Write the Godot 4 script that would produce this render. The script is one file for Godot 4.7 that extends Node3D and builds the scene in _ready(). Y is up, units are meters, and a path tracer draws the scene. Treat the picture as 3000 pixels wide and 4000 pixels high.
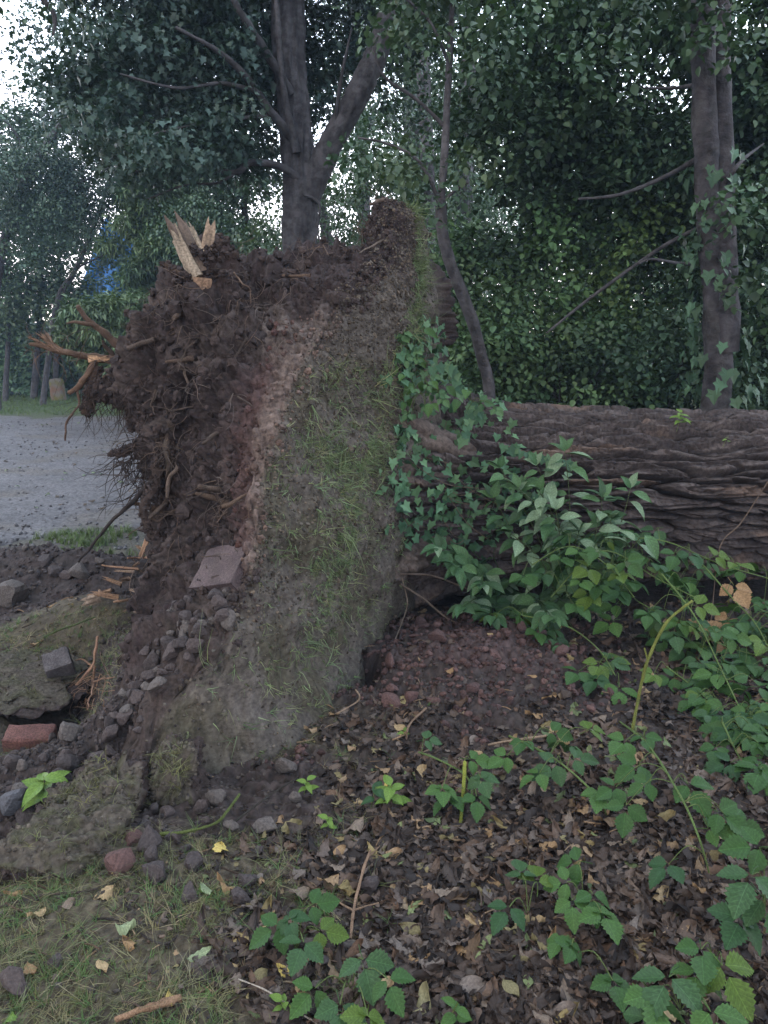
extends Node3D

# ---------------------------------------------------------------- tools
var taken := {}
var rng := RandomNumberGenerator.new()
var noise_a := FastNoiseLite.new()      # soft, several octaves
var noise_b := FastNoiseLite.new()      # ridged, for bark
var noise_c := FastNoiseLite.new()      # cells, for clods
var noise_d := FastNoiseLite.new()      # cell edges
var noise_e := FastNoiseLite.new()      # fine grain
var noise_f := FastNoiseLite.new()      # plain, its zero lines are cracks
var M := {}
var rocks: Array[ArrayMesh] = []
var clods: Array[ArrayMesh] = []

func numbered(called: String) -> String:
	if not taken.has(called):
		taken[called] = 0
		return called
	taken[called] += 1
	return "%s_%03d" % [called, taken[called]]

func tag(o: Node, label := "", category := "", group := "", kind := "") -> Node:
	if label: o.set_meta("label", label)
	if category: o.set_meta("category", category)
	if group: o.set_meta("group", group)
	if kind: o.set_meta("kind", kind)
	return o

func base(called: String, at := Vector3.ZERO) -> Node3D:
	var o := Node3D.new()
	o.name = numbered(called)
	add_child(o)
	o.position = at
	return o

func put(called: String, mesh: Mesh, mat: Material, parent: Node = null, at := Transform3D.IDENTITY) -> MeshInstance3D:
	var o := MeshInstance3D.new()
	o.mesh = mesh
	o.material_override = mat
	o.transform = at
	if parent == null or parent == self:
		o.name = numbered(called)
		add_child(o)
	else:
		o.name = called
		parent.add_child(o, true)
	return o

func scatter(called: String, mesh: Mesh, mat: Material, places: Array[Transform3D], tints: Array[Color], parent: Node = null) -> MultiMeshInstance3D:
	var mm := MultiMesh.new()
	mm.transform_format = MultiMesh.TRANSFORM_3D
	mm.use_colors = true
	mm.mesh = mesh
	mm.instance_count = places.size()
	for i in places.size():
		mm.set_instance_transform(i, places[i])
		mm.set_instance_color(i, tints[i])
	var o := MultiMeshInstance3D.new()
	o.multimesh = mm
	o.material_override = mat
	if parent == null or parent == self:
		o.name = numbered(called)
		add_child(o)
	else:
		o.name = called
		parent.add_child(o, true)
	o.set_meta("kind", "stuff")
	return o

# a growing mesh: points, colours, triangles
class MB:
	var v := PackedVector3Array()
	var c := PackedColorArray()
	var t := PackedVector2Array()
	var i := PackedInt32Array()
	func add(p: Vector3, col := Color(1, 1, 1), uv := Vector2.ZERO) -> int:
		v.append(p); c.append(col); t.append(uv)
		return v.size() - 1
	func tri(a: int, b: int, d: int) -> void:
		i.append(a); i.append(b); i.append(d)
	func quad(a: int, b: int, d: int, e: int) -> void:
		i.append(a); i.append(b); i.append(d)
		i.append(a); i.append(d); i.append(e)
	func grid(from: int, nu: int, nv: int, wrap := false) -> void:
		for y in nv - 1:
			for x in (nu if wrap else nu - 1):
				var a := from + y * nu + x
				var b := from + y * nu + (x + 1) % nu
				quad(a, a + nu, b + nu, b)
	func normals() -> PackedVector3Array:
		var n := PackedVector3Array()
		n.resize(v.size())
		for k in range(0, i.size(), 3):
			var a := i[k]; var b := i[k + 1]; var d := i[k + 2]
			var x := (v[d] - v[a]).cross(v[b] - v[a])
			n[a] += x; n[b] += x; n[d] += x
		for k in n.size():
			n[k] = n[k].normalized()
		return n
	func mesh(smooth := true) -> ArrayMesh:
		var a := []
		a.resize(Mesh.ARRAY_MAX)
		if smooth:
			a[Mesh.ARRAY_VERTEX] = v
			a[Mesh.ARRAY_NORMAL] = normals()
			a[Mesh.ARRAY_COLOR] = c
			a[Mesh.ARRAY_TEX_UV] = t
			a[Mesh.ARRAY_INDEX] = i
		else:
			var vv := PackedVector3Array(); var cc := PackedColorArray(); var tt := PackedVector2Array(); var nn := PackedVector3Array()
			for k in range(0, i.size(), 3):
				var x := (v[i[k + 2]] - v[i[k]]).cross(v[i[k + 1]] - v[i[k]]).normalized()
				for q in 3:
					vv.append(v[i[k + q]]); cc.append(c[i[k + q]]); tt.append(t[i[k + q]]); nn.append(x)
			a[Mesh.ARRAY_VERTEX] = vv
			a[Mesh.ARRAY_NORMAL] = nn
			a[Mesh.ARRAY_COLOR] = cc
			a[Mesh.ARRAY_TEX_UV] = tt
		var m := ArrayMesh.new()
		m.add_surface_from_arrays(Mesh.PRIMITIVE_TRIANGLES, a)
		return m

func smooth_path(pts: Array, steps: int) -> PackedVector3Array:
	var out := PackedVector3Array()
	for k in pts.size() - 1:
		var p0: Vector3 = pts[maxi(k - 1, 0)]; var p1: Vector3 = pts[k]; var p2: Vector3 = pts[k + 1]; var p3: Vector3 = pts[mini(k + 2, pts.size() - 1)]
		for s in steps:
			out.append(p1.cubic_interpolate(p2, p0, p3, float(s) / steps))
	out.append(pts[-1])
	return out

# a tapering round limb along points; bump is its unevenness as a share of its radius
func tube(b: MB, pts: PackedVector3Array, r0: float, r1: float, sides := 7, col := Color(1, 1, 1), bump := 0.0, wave := 9.0, power := 1.0) -> void:
	var from := b.v.size()
	var n := pts.size()
	var side := Vector3.UP
	for k in n:
		var d := (pts[mini(k + 1, n - 1)] - pts[maxi(k - 1, 0)]).normalized()
		if k == 0:
			side = d.cross(Vector3(0.31, 0.83, 0.46)).normalized()
		side = (side - d * side.dot(d)).normalized()
		var other := d.cross(side)
		var r := lerpf(r0, r1, pow(float(k) / (n - 1), power))
		for s in sides:
			var w := TAU * s / sides
			var o := side * cos(w) + other * sin(w)
			var p := pts[k] + o * r
			if bump > 0.0:
				p += o * r * bump * noise_a.get_noise_3dv(p * wave)
			b.add(p, col, Vector2(float(s) / sides, float(k) / n))
	b.grid(from, sides, n, true)
	var cap := b.add(pts[n - 1] + (pts[n - 1] - pts[n - 2]).normalized() * r1 * 0.6, col)
	for s in sides:
		b.tri(from + (n - 1) * sides + s, cap, from + (n - 1) * sides + (s + 1) % sides)

func facing(x: Vector3, up: Vector3) -> Basis:
	x = x.normalized()
	var z := x.cross(up)
	if z.length() < 0.01: z = x.cross(Vector3(0.3, 0.2, 0.9))
	z = z.normalized()
	return Basis(x, z.cross(x), z)

func rand_dir() -> Vector3:
	var y := rng.randf_range(-1, 1)
	var w := rng.randf() * TAU
	var r := sqrt(1 - y * y)
	return Vector3(cos(w) * r, y, sin(w) * r)

func rr(a: float, b: float) -> float:
	return rng.randf_range(a, b)

func turned(size: float, at: Vector3) -> Transform3D:
	return Transform3D(Basis(rand_dir(), rng.randf() * TAU).scaled(Vector3.ONE * size), at)

func vary(c: Color, amount: float, warm := 0.0) -> Color:
	var k := 1.0 + rr(-amount, amount)
	var w := rr(-warm, warm)
	return Color(maxf(c.r * k * (1 + w), 0), maxf(c.g * k, 0), maxf(c.b * k * (1 - w), 0))

# ---------------------------------------------------------------- small shapes
func ico(sub: int) -> Array:
	var g := (1 + sqrt(5.0)) / 2
	var v: Array = [Vector3(-1, g, 0), Vector3(1, g, 0), Vector3(-1, -g, 0), Vector3(1, -g, 0), Vector3(0, -1, g), Vector3(0, 1, g), Vector3(0, -1, -g), Vector3(0, 1, -g), Vector3(g, 0, -1), Vector3(g, 0, 1), Vector3(-g, 0, -1), Vector3(-g, 0, 1)]
	for k in v.size(): v[k] = v[k].normalized()
	var f: Array = [[0, 11, 5], [0, 5, 1], [0, 1, 7], [0, 7, 10], [0, 10, 11], [1, 5, 9], [5, 11, 4], [11, 10, 2], [10, 7, 6], [7, 1, 8], [3, 9, 4], [3, 4, 2], [3, 2, 6], [3, 6, 8], [3, 8, 9], [4, 9, 5], [2, 4, 11], [6, 2, 10], [8, 6, 7], [9, 8, 1]]
	for s in sub:
		var mids := {}
		var nf := []
		for t in f:
			var m := []
			for q in 3:
				var a: int = t[q]; var b: int = t[(q + 1) % 3]
				var key := mini(a, b) * 100000 + maxi(a, b)
				if not mids.has(key):
					mids[key] = v.size()
					v.append(((v[a] + v[b]) * 0.5).normalized())
				m.append(mids[key])
			nf += [[t[0], m[0], m[2]], [t[1], m[1], m[0]], [t[2], m[2], m[1]], [m[0], m[1], m[2]]]
		f = nf
	return [v, f]

# a broken stone: a ball cut by planes, slightly rough
func rock(sub: int, cuts: int, flat: Vector3, rough: float, smooth := false) -> ArrayMesh:
	var s := ico(sub)
	var planes := []
	for k in cuts: planes.append([rand_dir(), rr(0.45, 0.85)])
	var off := Vector3(rr(0, 50), rr(0, 50), rr(0, 50))
	var b := MB.new()
	for d: Vector3 in s[0]:
		var r := 1.0
		for p in planes:
			var q: float = d.dot(p[0])
			if q > 0.01: r = minf(r, p[1] / q)
		r *= 1 + rough * noise_a.get_noise_3dv(d * 14 + off) + rough * 0.6 * noise_a.get_noise_3dv(d * 45 + off)
		b.add(d * r * flat)
	for t in s[1]: b.tri(t[0], t[2], t[1])
	return b.mesh(smooth)

# one leaf in its own plane: tip along x, face up y. Teeth, pleats along side veins, fold and droop are real.
func leaf_into(b: MB, at: Transform3D, length: float, width: float, n := 8, teeth := 0.0, pleat := 0.0, fold := 0.25, droop := 0.3, broad := 0.42, col := Color(1, 1, 1), curl := 0.0) -> void:
	var from := b.v.size()
	for k in n + 1:
		var t := float(k) / n
		var w := width * 0.5 * (pow(sin(PI * pow(t, 0.5 / (1.0 - broad) * 0.62 + 0.12)), 0.85) if t > 0 and t < 1 else 0.0)
		if k % 2 == 1: w *= 1 + teeth
		else: w *= 1 - teeth
		var lift := -droop * length * t * t
		for s in [-1.0, -0.5, 0.0, 0.5, 1.0]:
			var y: float = lift + abs(s) * w * fold + (pleat * length * (1 if k % 2 == 0 else -1) * (1 - absf(absf(s) - 0.5) * 1.2) if s != 0.0 else pleat * -0.6 * length)
			y += curl * length * sin(t * 5 + s * 2.6) * absf(s)
			var slant: float = absf(s) * w * 0.35
			b.add(at * Vector3(t * length + slant * (1 - t), y, s * w), col, Vector2(t, s * 0.5 * (w / (width * 0.5)) + 0.5))
	for k in n:
		for s in 4:
			var a := from + k * 5 + s
			b.quad(a, a + 1, a + 6, a + 5)

func leaf(length: float, width: float, n := 8, teeth := 0.0, pleat := 0.0, fold := 0.25, droop := 0.3, broad := 0.42, curl := 0.0) -> ArrayMesh:
	var b := MB.new()
	leaf_into(b, Transform3D.IDENTITY, length, width, n, teeth, pleat, fold, droop, broad, Color(1, 1, 1), curl)
	return b.mesh()

# bramble leaf: three or five toothed leaflets on a stalk
func bramble_leaf(five: bool, seed_: int) -> ArrayMesh:
	rng.seed = seed_
	var b := MB.new()
	var stalk := smooth_path([Vector3(-0.045, -0.012, 0), Vector3(-0.02, -0.002, 0.002), Vector3.ZERO], 3)
	tube(b, stalk, 0.0013, 0.001, 4, Color(1.5, 1.3, 0.9))
	var arms := [[0.0, 1.0, 0.022], [1.25, 0.82, 0.006], [-1.2, 0.85, 0.006]]
	if five: arms += [[2.0, 0.55, 0.0], [-2.05, 0.58, 0.0]]
	for a in arms:
		var w: float = a[0] + rr(-0.14, 0.14)
		var d := Vector3(cos(w), rr(-0.2, 0.08), sin(w))
		var t := Transform3D(facing(d, Vector3(rr(-0.25, 0.25), 1, rr(-0.25, 0.25))), d * a[2])
		var l: float = 0.078 * a[1] * rr(0.92, 1.08)
		leaf_into(b, t, l, l * rr(0.68, 0.8), 14, 0.12, 0.022, rr(0.1, 0.3), rr(0.05, 0.4), 0.44)
	return b.mesh()

# ivy leaf: five shallow pointed lobes
func ivy_leaf(seed_: int) -> ArrayMesh:
	rng.seed = seed_
	var b := MB.new()
	var rim := [[0.0, 0.0], [-0.10, 0.22], [-0.16, 0.40], [0.12, 0.36], [0.30, 0.52], [0.48, 0.30], [1.0, 0.0]]
	var o := b.add(Vector3(0.3, 0.02, 0))
	var ids := []
	for k in rim: ids.append(b.add(Vector3(k[0] + rr(-0.03, 0.03), 0.04 + k[1] * rr(0.1, 0.3) - k[0] * k[0] * 0.15, k[1] * rr(0.9, 1.1))))
	for k in range(5, 0, -1): ids.append(b.add(Vector3(rim[k][0] + rr(-0.03, 0.03), 0.04 + rim[k][1] * rr(0.1, 0.3) - rim[k][0] * rim[k][0] * 0.15, -rim[k][1] * rr(0.9, 1.1))))
	for k in ids.size(): b.tri(o, ids[(k + 1) % ids.size()], ids[k])
	return b.mesh(false)

# a spray of plain leaves round a short twig, for crowns
func spray(count: int, length: float, width: float, spread: float, seed_: int, lobed := false) -> ArrayMesh:
	rng.seed = seed_
	var b := MB.new()
	for k in count:
		var p := rand_dir() * spread * sqrt(rng.randf())
		p.y *= 0.6
		var d := (p.normalized() * 0.8 + rand_dir() * 0.7 + Vector3(0, -0.35, 0)).normalized()
		var t := Transform3D(facing(d, Vector3(rr(-0.6, 0.6), 1, rr(-0.6, 0.6))), p)
		var l := length * rr(0.7, 1.2)
		var w := width * rr(0.8, 1.15) * l / length * 0.5
		var g := Color(1, 1, 1) * rr(0.75, 1.25)
		var ids := []
		var shape := [[0.0, 0.0], [0.22, 0.75], [0.5, 1.0], [0.78, 0.62], [1.0, 0.0]]
		if lobed: shape = [[0.0, 0.0], [0.05, 0.8], [0.3, 0.5], [0.5, 1.1], [0.66, 0.4], [1.0, 0.0]]
		for q in shape.size(): ids.append(b.add(t * Vector3(shape[q][0] * l, shape[q][1] * w * 0.3 - shape[q][0] * shape[q][0] * l * 0.2, shape[q][1] * w), g))
		for q in range(shape.size() - 2, 0, -1): ids.append(b.add(t * Vector3(shape[q][0] * l, shape[q][1] * w * 0.3 - shape[q][0] * shape[q][0] * l * 0.2, -shape[q][1] * w), g))
		var mid := b.add(t * Vector3(l * 0.5, -l * 0.05, 0), g)
		for q in ids.size(): b.tri(mid, ids[q], ids[(q + 1) % ids.size()])
	return b.mesh()

# a tuft of grass blades growing along y
func tuft(count: int, height: float, lean: float, width: float, seed_: int) -> ArrayMesh:
	rng.seed = seed_
	var b := MB.new()
	for k in count:
		var w := rng.randf() * TAU
		var d := Vector3(cos(w), 0, sin(w))
		var s := Vector3(-sin(w), 0, cos(w)).rotated(Vector3.UP, rr(-0.8, 0.8))
		var h := height * rr(0.5, 1.15)
		var root := Vector3(rr(-1, 1), 0, rr(-1, 1)) * height * 0.18
		var l := lean * rr(0.4, 1.3)
		var g := Color(1, 1, 1) * rr(0.7, 1.3)
		if rng.randf() < 0.28: g = g * Color(2.0, 1.45, 0.9)
		var ids := []
		for q in 4:
			var t := q / 3.0
			var p := root + d * h * l * t * t + Vector3.UP * h * (t - 0.35 * l * t * t)
			var hw := width * (1 - t * 0.9) * 0.5
			ids.append(b.add(p - s * hw, g)); ids.append(b.add(p + s * hw, g))
		for q in 3: b.quad(ids[q * 2], ids[q * 2 + 1], ids[q * 2 + 3], ids[q * 2 + 2])
	return b.mesh()

# ---------------------------------------------------------------- materials
func grain(freq: float, octaves: int, lo: float, hi: float, seed_: int, type := FastNoiseLite.TYPE_SIMPLEX_SMOOTH, size := 512) -> ImageTexture:
	var n := FastNoiseLite.new()
	n.noise_type = type
	n.seed = seed_
	n.frequency = freq
	n.fractal_octaves = octaves
	n.fractal_gain = 0.6
	var im := n.get_seamless_image(size, size)
	im.convert(Image.FORMAT_RGB8)
	var d := im.get_data()
	for k in d.size(): d[k] = int(clampf(lerpf(lo, hi, d[k] / 255.0), 0, 1) * 255)
	return ImageTexture.create_from_image(Image.create_from_data(size, size, false, Image.FORMAT_RGB8, d))

func stuff_mat(called: String, tint: Color, rough: float, tex: Texture2D = null, scale := 1.0, relief: Texture2D = null, depth := 1.0, world := true, spec := 0.35) -> StandardMaterial3D:
	var m := StandardMaterial3D.new()
	m.resource_name = called
	m.albedo_color = tint.linear_to_srgb()
	m.vertex_color_use_as_albedo = true
	m.roughness = rough
	m.metallic_specular = spec
	if tex or relief:
		m.uv1_triplanar = true
		m.uv1_world_triplanar = world
		m.uv1_scale = Vector3.ONE * scale
	if tex: m.albedo_texture = tex
	if relief:
		m.heightmap_enabled = true
		m.heightmap_texture = relief
		m.heightmap_scale = depth
	return m

func leaf_mat(called: String, tint: Color, rough: float, back: Color, tex: Texture2D = null) -> StandardMaterial3D:
	var m := StandardMaterial3D.new()
	m.resource_name = called
	m.albedo_color = tint.linear_to_srgb()
	m.vertex_color_use_as_albedo = true
	m.roughness = rough
	m.metallic_specular = 0.22
	m.cull_mode = BaseMaterial3D.CULL_DISABLED
	if back.g > 0:
		m.backlight_enabled = true
		m.backlight = back
	if tex: m.albedo_texture = tex
	return m

# paler midrib and side veins, a little mottling: the leaf's own markings
func vein_texture(pairs: int, seed_: int, strength: float) -> ImageTexture:
	var im := Image.create(128, 96, false, Image.FORMAT_RGB8)
	var n := FastNoiseLite.new()
	n.seed = seed_
	n.frequency = 0.06
	for y in 96:
		for x in 128:
			var t := x / 127.0
			var s := absf(y / 95.0 - 0.5) * 2
			var k := 0.72 + 0.14 * n.get_noise_2d(x, y)
			var rib := clampf(1 - s * 22, 0, 1)
			var q := fposmod((t - s * 0.30) * pairs, 1.0)
			rib = maxf(rib, clampf(1 - absf(q - 0.5) * 9, 0, 1) * 0.6)
			k += rib * strength
			im.set_pixel(x, y, Color(clampf(k, 0, 1), clampf(k, 0, 1), clampf(k * 0.97, 0, 1)))
	return ImageTexture.create_from_image(im)

func make_materials() -> void:
	var fine := grain(0.035, 4, 0.55, 1.25, 3)
	var coarse := grain(0.012, 5, 0.5, 1.3, 7)
	var relief := grain(0.05, 4, 0.0, 1.0, 11)
	var fibre := grain(0.02, 3, 0.55, 1.2, 13)
	M.soil = stuff_mat("soil", Color(0.62, 0.62, 0.62), 0.95, fine, 2.2, relief, 0.5, true, 0.2)
	M.ground = stuff_mat("ground_soil", Color(0.66, 0.66, 0.66), 0.92, fine, 1.6, relief, 0.6, true, 0.25)
	M.path = stuff_mat("path_gravel", Color(0.62, 0.62, 0.64), 0.8, fine, 1.1, relief, 0.7, true, 0.4)
	M.stone = stuff_mat("stone", Color(0.65, 0.65, 0.65), 0.85, fine, 5.0, relief, 0.25, true, 0.3)
	M.bark = stuff_mat("bark", Color(0.62, 0.62, 0.62), 0.9, fine, 1.8, relief, 0.5, true, 0.25)
	M.wood = stuff_mat("torn_wood", Color(0.72, 0.72, 0.72), 0.75, fibre, 6.0, relief, 0.15, true, 0.3)
	M.root = stuff_mat("root_skin", Color(0.7, 0.7, 0.7), 0.9, fine, 9.0, relief, 0.5, true, 0.2)
	M.tree_bark = stuff_mat("standing_bark", Color(0.9, 0.9, 0.9), 0.92, coarse, 1.2, relief, 0.8, true, 0.25)
	M.cloth = stuff_mat("blue_cloth", Color(1, 1, 1), 0.5, coarse, 0.5, null, 1.0, true, 0.4)
	M.grass = leaf_mat("grass", Color(0.72, 0.72, 0.72), 0.6, Color(0.3, 0.34, 0.12))
	M.crown = leaf_mat("crown_leaf", Color(1, 1, 1), 0.42, Color(0.42, 0.5, 0.16))
	M.crown.metallic_specular = 0.3
	M.litter = leaf_mat("dead_leaf", Color(0.88, 0.86, 0.86), 0.62, Color(0, 0, 0), vein_texture(7, 5, 0.1))
	var veins := vein_texture(7, 2, 0.24)
	for k in 5:
		var tone: Color = [Color(0.052, 0.118, 0.036), Color(0.072, 0.15, 0.042), Color(0.040, 0.095, 0.038), Color(0.10, 0.165, 0.035), Color(0.058, 0.12, 0.05)][k]
		M["bramble%d" % k] = leaf_mat("bramble_leaf", tone * 0.92, 0.5, Color(0.25, 0.34, 0.08), veins)
	for k in 4:
		var tone: Color = [Color(0.06, 0.13, 0.06), Color(0.085, 0.165, 0.075), Color(0.19, 0.28, 0.18), Color(0.05, 0.10, 0.05)][k]
		M["dogwood%d" % k] = leaf_mat("dogwood_leaf", tone * 1.08, 0.48, Color(0.25, 0.34, 0.1), veins)
	for k in 3:
		var tone: Color = [Color(0.04, 0.09, 0.05), Color(0.055, 0.12, 0.06), Color(0.08, 0.15, 0.07)][k]
		M["ivy%d" % k] = leaf_mat("ivy_leaf", tone * 0.7, 0.4, Color(0.12, 0.2, 0.05))
	for k in 6:
		var tone: Color = [Color(0.13, 0.085, 0.055), Color(0.30, 0.19, 0.105), Color(0.075, 0.055, 0.048), Color(0.22, 0.17, 0.14), Color(0.40, 0.29, 0.17), Color(0.17, 0.12, 0.10)][k]
		M["dead%d" % k] = leaf_mat("dead_leaf", tone * 1.1, 0.65, Color(0, 0, 0), vein_texture(6, 5 + k, 0.12))
	M.ivy_rest = leaf_mat("ivy_leaf", Color(1, 1, 1), 0.4, Color(0.12, 0.2, 0.05))
	M.yellow = leaf_mat("yellow_leaf", Color(0.62, 0.48, 0.16), 0.6, Color(0.2, 0.2, 0.05), veins)
	M.fresh = leaf_mat("fresh_leaf", Color(0.15, 0.25, 0.055), 0.5, Color(0.3, 0.4, 0.08), veins)
	M.pale = leaf_mat("pale_leaf", Color(0.27, 0.33, 0.20), 0.6, Color(0.2, 0.25, 0.1), veins)
	for k in 6:
		var tone: Color = [Color(0.085, 0.066, 0.062), Color(0.118, 0.100, 0.090), Color(0.068, 0.055, 0.053), Color(0.095, 0.095, 0.105), Color(0.125, 0.072, 0.064), Color(0.095, 0.058, 0.054)][k]
		M["stone%d" % k] = stuff_mat("stone", tone * 0.68, 0.85, fine, 5.0, relief, 0.25, true, 0.3)
	for k in 3:
		var tone: Color = [Color(0.072, 0.055, 0.051), Color(0.10, 0.076, 0.068), Color(0.058, 0.046, 0.044)][k]
		M["clod%d" % k] = stuff_mat("clod", tone * 0.65, 0.95, fine, 5.0, relief, 0.3, true, 0.2)

func make_shapes() -> void:
	rng.seed = 2
	for k in 12: rocks.append(rock(2, 15, Vector3(1, rr(0.55, 0.85), rr(0.7, 1.15)), 0.07))
	for k in 5: clods.append(rock(1, 5, Vector3(1, rr(0.65, 0.95), rr(0.75, 1.0)), 0.4))

# ---------------------------------------------------------------- camera, sky, light
func setup() -> void:
	var cam := Camera3D.new()
	cam.name = "camera"
	cam.fov = 67.0
	cam.near = 0.05
	cam.far = 400.0
	cam.position = Vector3(0, 1.6, 0)
	cam.rotation_degrees = Vector3(-12.4, 0, 0)
	add_child(cam)
	cam.current = true
	var e := Environment.new()
	e.background_mode = Environment.BG_SKY
	var sm := ProceduralSkyMaterial.new()
	sm.sky_top_color = Color(0.78, 0.84, 0.92)
	sm.sky_horizon_color = Color(1.0, 0.93, 0.90)
	sm.sky_curve = 0.12
	sm.sky_energy_multiplier = 2.1
	sm.ground_bottom_color = Color(0.1, 0.1, 0.09)
	sm.ground_horizon_color = Color(0.3, 0.3, 0.28)
	e.sky = Sky.new()
	e.sky.sky_material = sm
	e.tonemap_mode = Environment.TONE_MAPPER_LINEAR
	e.tonemap_exposure = 1.08
	e.fog_enabled = true
	e.fog_density = 0.0013
	e.fog_light_color = Color(0.74, 0.86, 1.0)
	e.sdfgi_enabled = true
	e.ssao_enabled = true
	e.ssil_enabled = true
	var w := WorldEnvironment.new()
	w.name = "surroundings"
	w.environment = e
	add_child(w)
	var sun := DirectionalLight3D.new()
	sun.name = "overcast_sun"
	sun.light_energy = 0.45
	sun.light_angular_distance = 28.0
	sun.light_color = Color(1.0, 0.95, 0.9)
	sun.shadow_enabled = true
	sun.rotation_degrees = Vector3(-50, -48, 0)
	add_child(sun)
	noise_a.seed = 4
	noise_a.frequency = 0.1
	noise_a.fractal_octaves = 3
	noise_b.seed = 8
	noise_b.frequency = 0.1
	noise_b.fractal_type = FastNoiseLite.FRACTAL_RIDGED
	noise_b.fractal_octaves = 2
	noise_c.seed = 5
	noise_c.noise_type = FastNoiseLite.TYPE_CELLULAR
	noise_c.cellular_return_type = FastNoiseLite.RETURN_CELL_VALUE
	noise_c.frequency = 0.5
	noise_c.fractal_type = FastNoiseLite.FRACTAL_NONE
	noise_f.seed = 31
	noise_f.frequency = 0.1
	noise_f.fractal_type = FastNoiseLite.FRACTAL_NONE
	noise_d.noise_type = FastNoiseLite.TYPE_CELLULAR
	noise_d.cellular_return_type = FastNoiseLite.RETURN_DISTANCE2_SUB
	noise_d.fractal_type = FastNoiseLite.FRACTAL_NONE
	noise_d.frequency = 0.5
	noise_e.seed = 12
	noise_e.frequency = 0.5
	noise_e.fractal_octaves = 2

# ---------------------------------------------------------------- terrain
const LAND := [
	[-2.35,-4.95,1.5,0.5,0.24],
	[-1.52,-3.36,0.32,0.40,-0.26],
	[-1.3,-2.7,0.06,-0.78,-3.05,0.38,0.2],
	[-1.08,-3.55,0.38,0.42,0.3],
	[-1.65,-4.15,0.5,0.38,0.2],
	[0.35,-3.7,0.7,0.62,0.11],
	[-0.10,-3.54,0.08,0.15,-0.4],
	[1.1,-5.0,1.7,0.45,-0.14],
	[-1.3,-2.2,0.15,0.2,-0.22],
	[2.6,-3.6,1.2,1.0,0.12],
]

func land(x: float, z: float) -> float:
	var s := 0.0
	for b in LAND:
		if b.size() == 5:
			var p := (x - float(b[0])) / float(b[2])
			var q := (z - float(b[1])) / float(b[3])
			var d := p * p + q * q
			if d < 5.0: s += float(b[4]) * exp(-d * 1.6)
		else:
			var dx: float = b[3] - b[0]
			var dz: float = b[4] - b[1]
			var t := clampf(((x - float(b[0])) * dx + (z - float(b[1])) * dz) / (dx * dx + dz * dz), 0, 1)
			var px := x - float(b[0]) - dx * t
			var pz := z - float(b[1]) - dz * t
			var d := (px * px + pz * pz) / (float(b[6]) * float(b[6]))
			if d < 5.0: s += (float(b[2]) + (float(b[5]) - float(b[2])) * t) * exp(-d * 1.6)
	return s

func path_mask(x: float, z: float) -> float:
	var wob := noise_a.get_noise_2d(x * 6, z * 6) * 0.5
	var near := smoothstep(0.0, 0.5, -6.0 - z - 0.35 * smoothstep(-3.4, -2.0, x) + wob * 0.6 - 0.03 * (x + 2.0))
	var far := smoothstep(0.0, 0.9, z + 17.3 + wob)
	var right := smoothstep(0.0, 0.8, -1.0 + (z + 5.6) * 0.225 - x + wob)
	return near * far * right

func turfness(x: float, z: float) -> float:      # 1 on the trodden grass at the left, 0 in the leaf litter at the right
	var line := -0.28 + (z + 2.6) * -0.10
	return smoothstep(0.35, -0.35, x - line + noise_a.get_noise_2d(x * 30, z * 30) * 0.5)

func soilness(x: float, z: float) -> float:       # bare dug-up soil
	var m := smoothstep(1.15, 0.55, Vector2((x - 0.32) / 1.0, (z + 3.72) / 0.82).length() + noise_a.get_noise_2d(x * 25, z * 25) * 0.5)
	m = maxf(m, smoothstep(1.2, 0.8, Vector2((x + 1.0) / 0.62, (z + 3.35) / 0.85).length() + noise_a.get_noise_2d(x * 20, z * 20) * 0.3))
	m = maxf(m, smoothstep(1.1, 0.7, Vector2((x + 2.4) / 1.7, (z + 4.85) / 0.8).length() + noise_a.get_noise_2d(x * 15, z * 15) * 0.3))
	m = maxf(m, smoothstep(0.34, 0.2, Geometry2D.get_closest_point_to_segment(Vector2(x, z), Vector2(-1.55, -2.55), Vector2(-0.4, -2.55)).distance_to(Vector2(x, z)) + noise_a.get_noise_2d(x * 30, z * 30) * 0.15))
	return m

func rough_land(x: float, z: float) -> float:
	var y := land(x, z)
	if z > -8.0:
		var s := soilness(x, z)
		y += noise_a.get_noise_2d(x * 9, z * 9) * 0.035 + noise_a.get_noise_2d(x * 45, z * 45) * lerpf(0.014, 0.03, s)
		y += (noise_c.get_noise_2d(x * 60, z * 60)) * lerpf(0.006, 0.018, s)
	else:
		y += noise_a.get_noise_2d(x * 3, z * 3) * 0.06
	return y

func ground_y(x: float, z: float) -> float:
	return rough_land(x, z) - 0.06 * path_mask(x, z)

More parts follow.
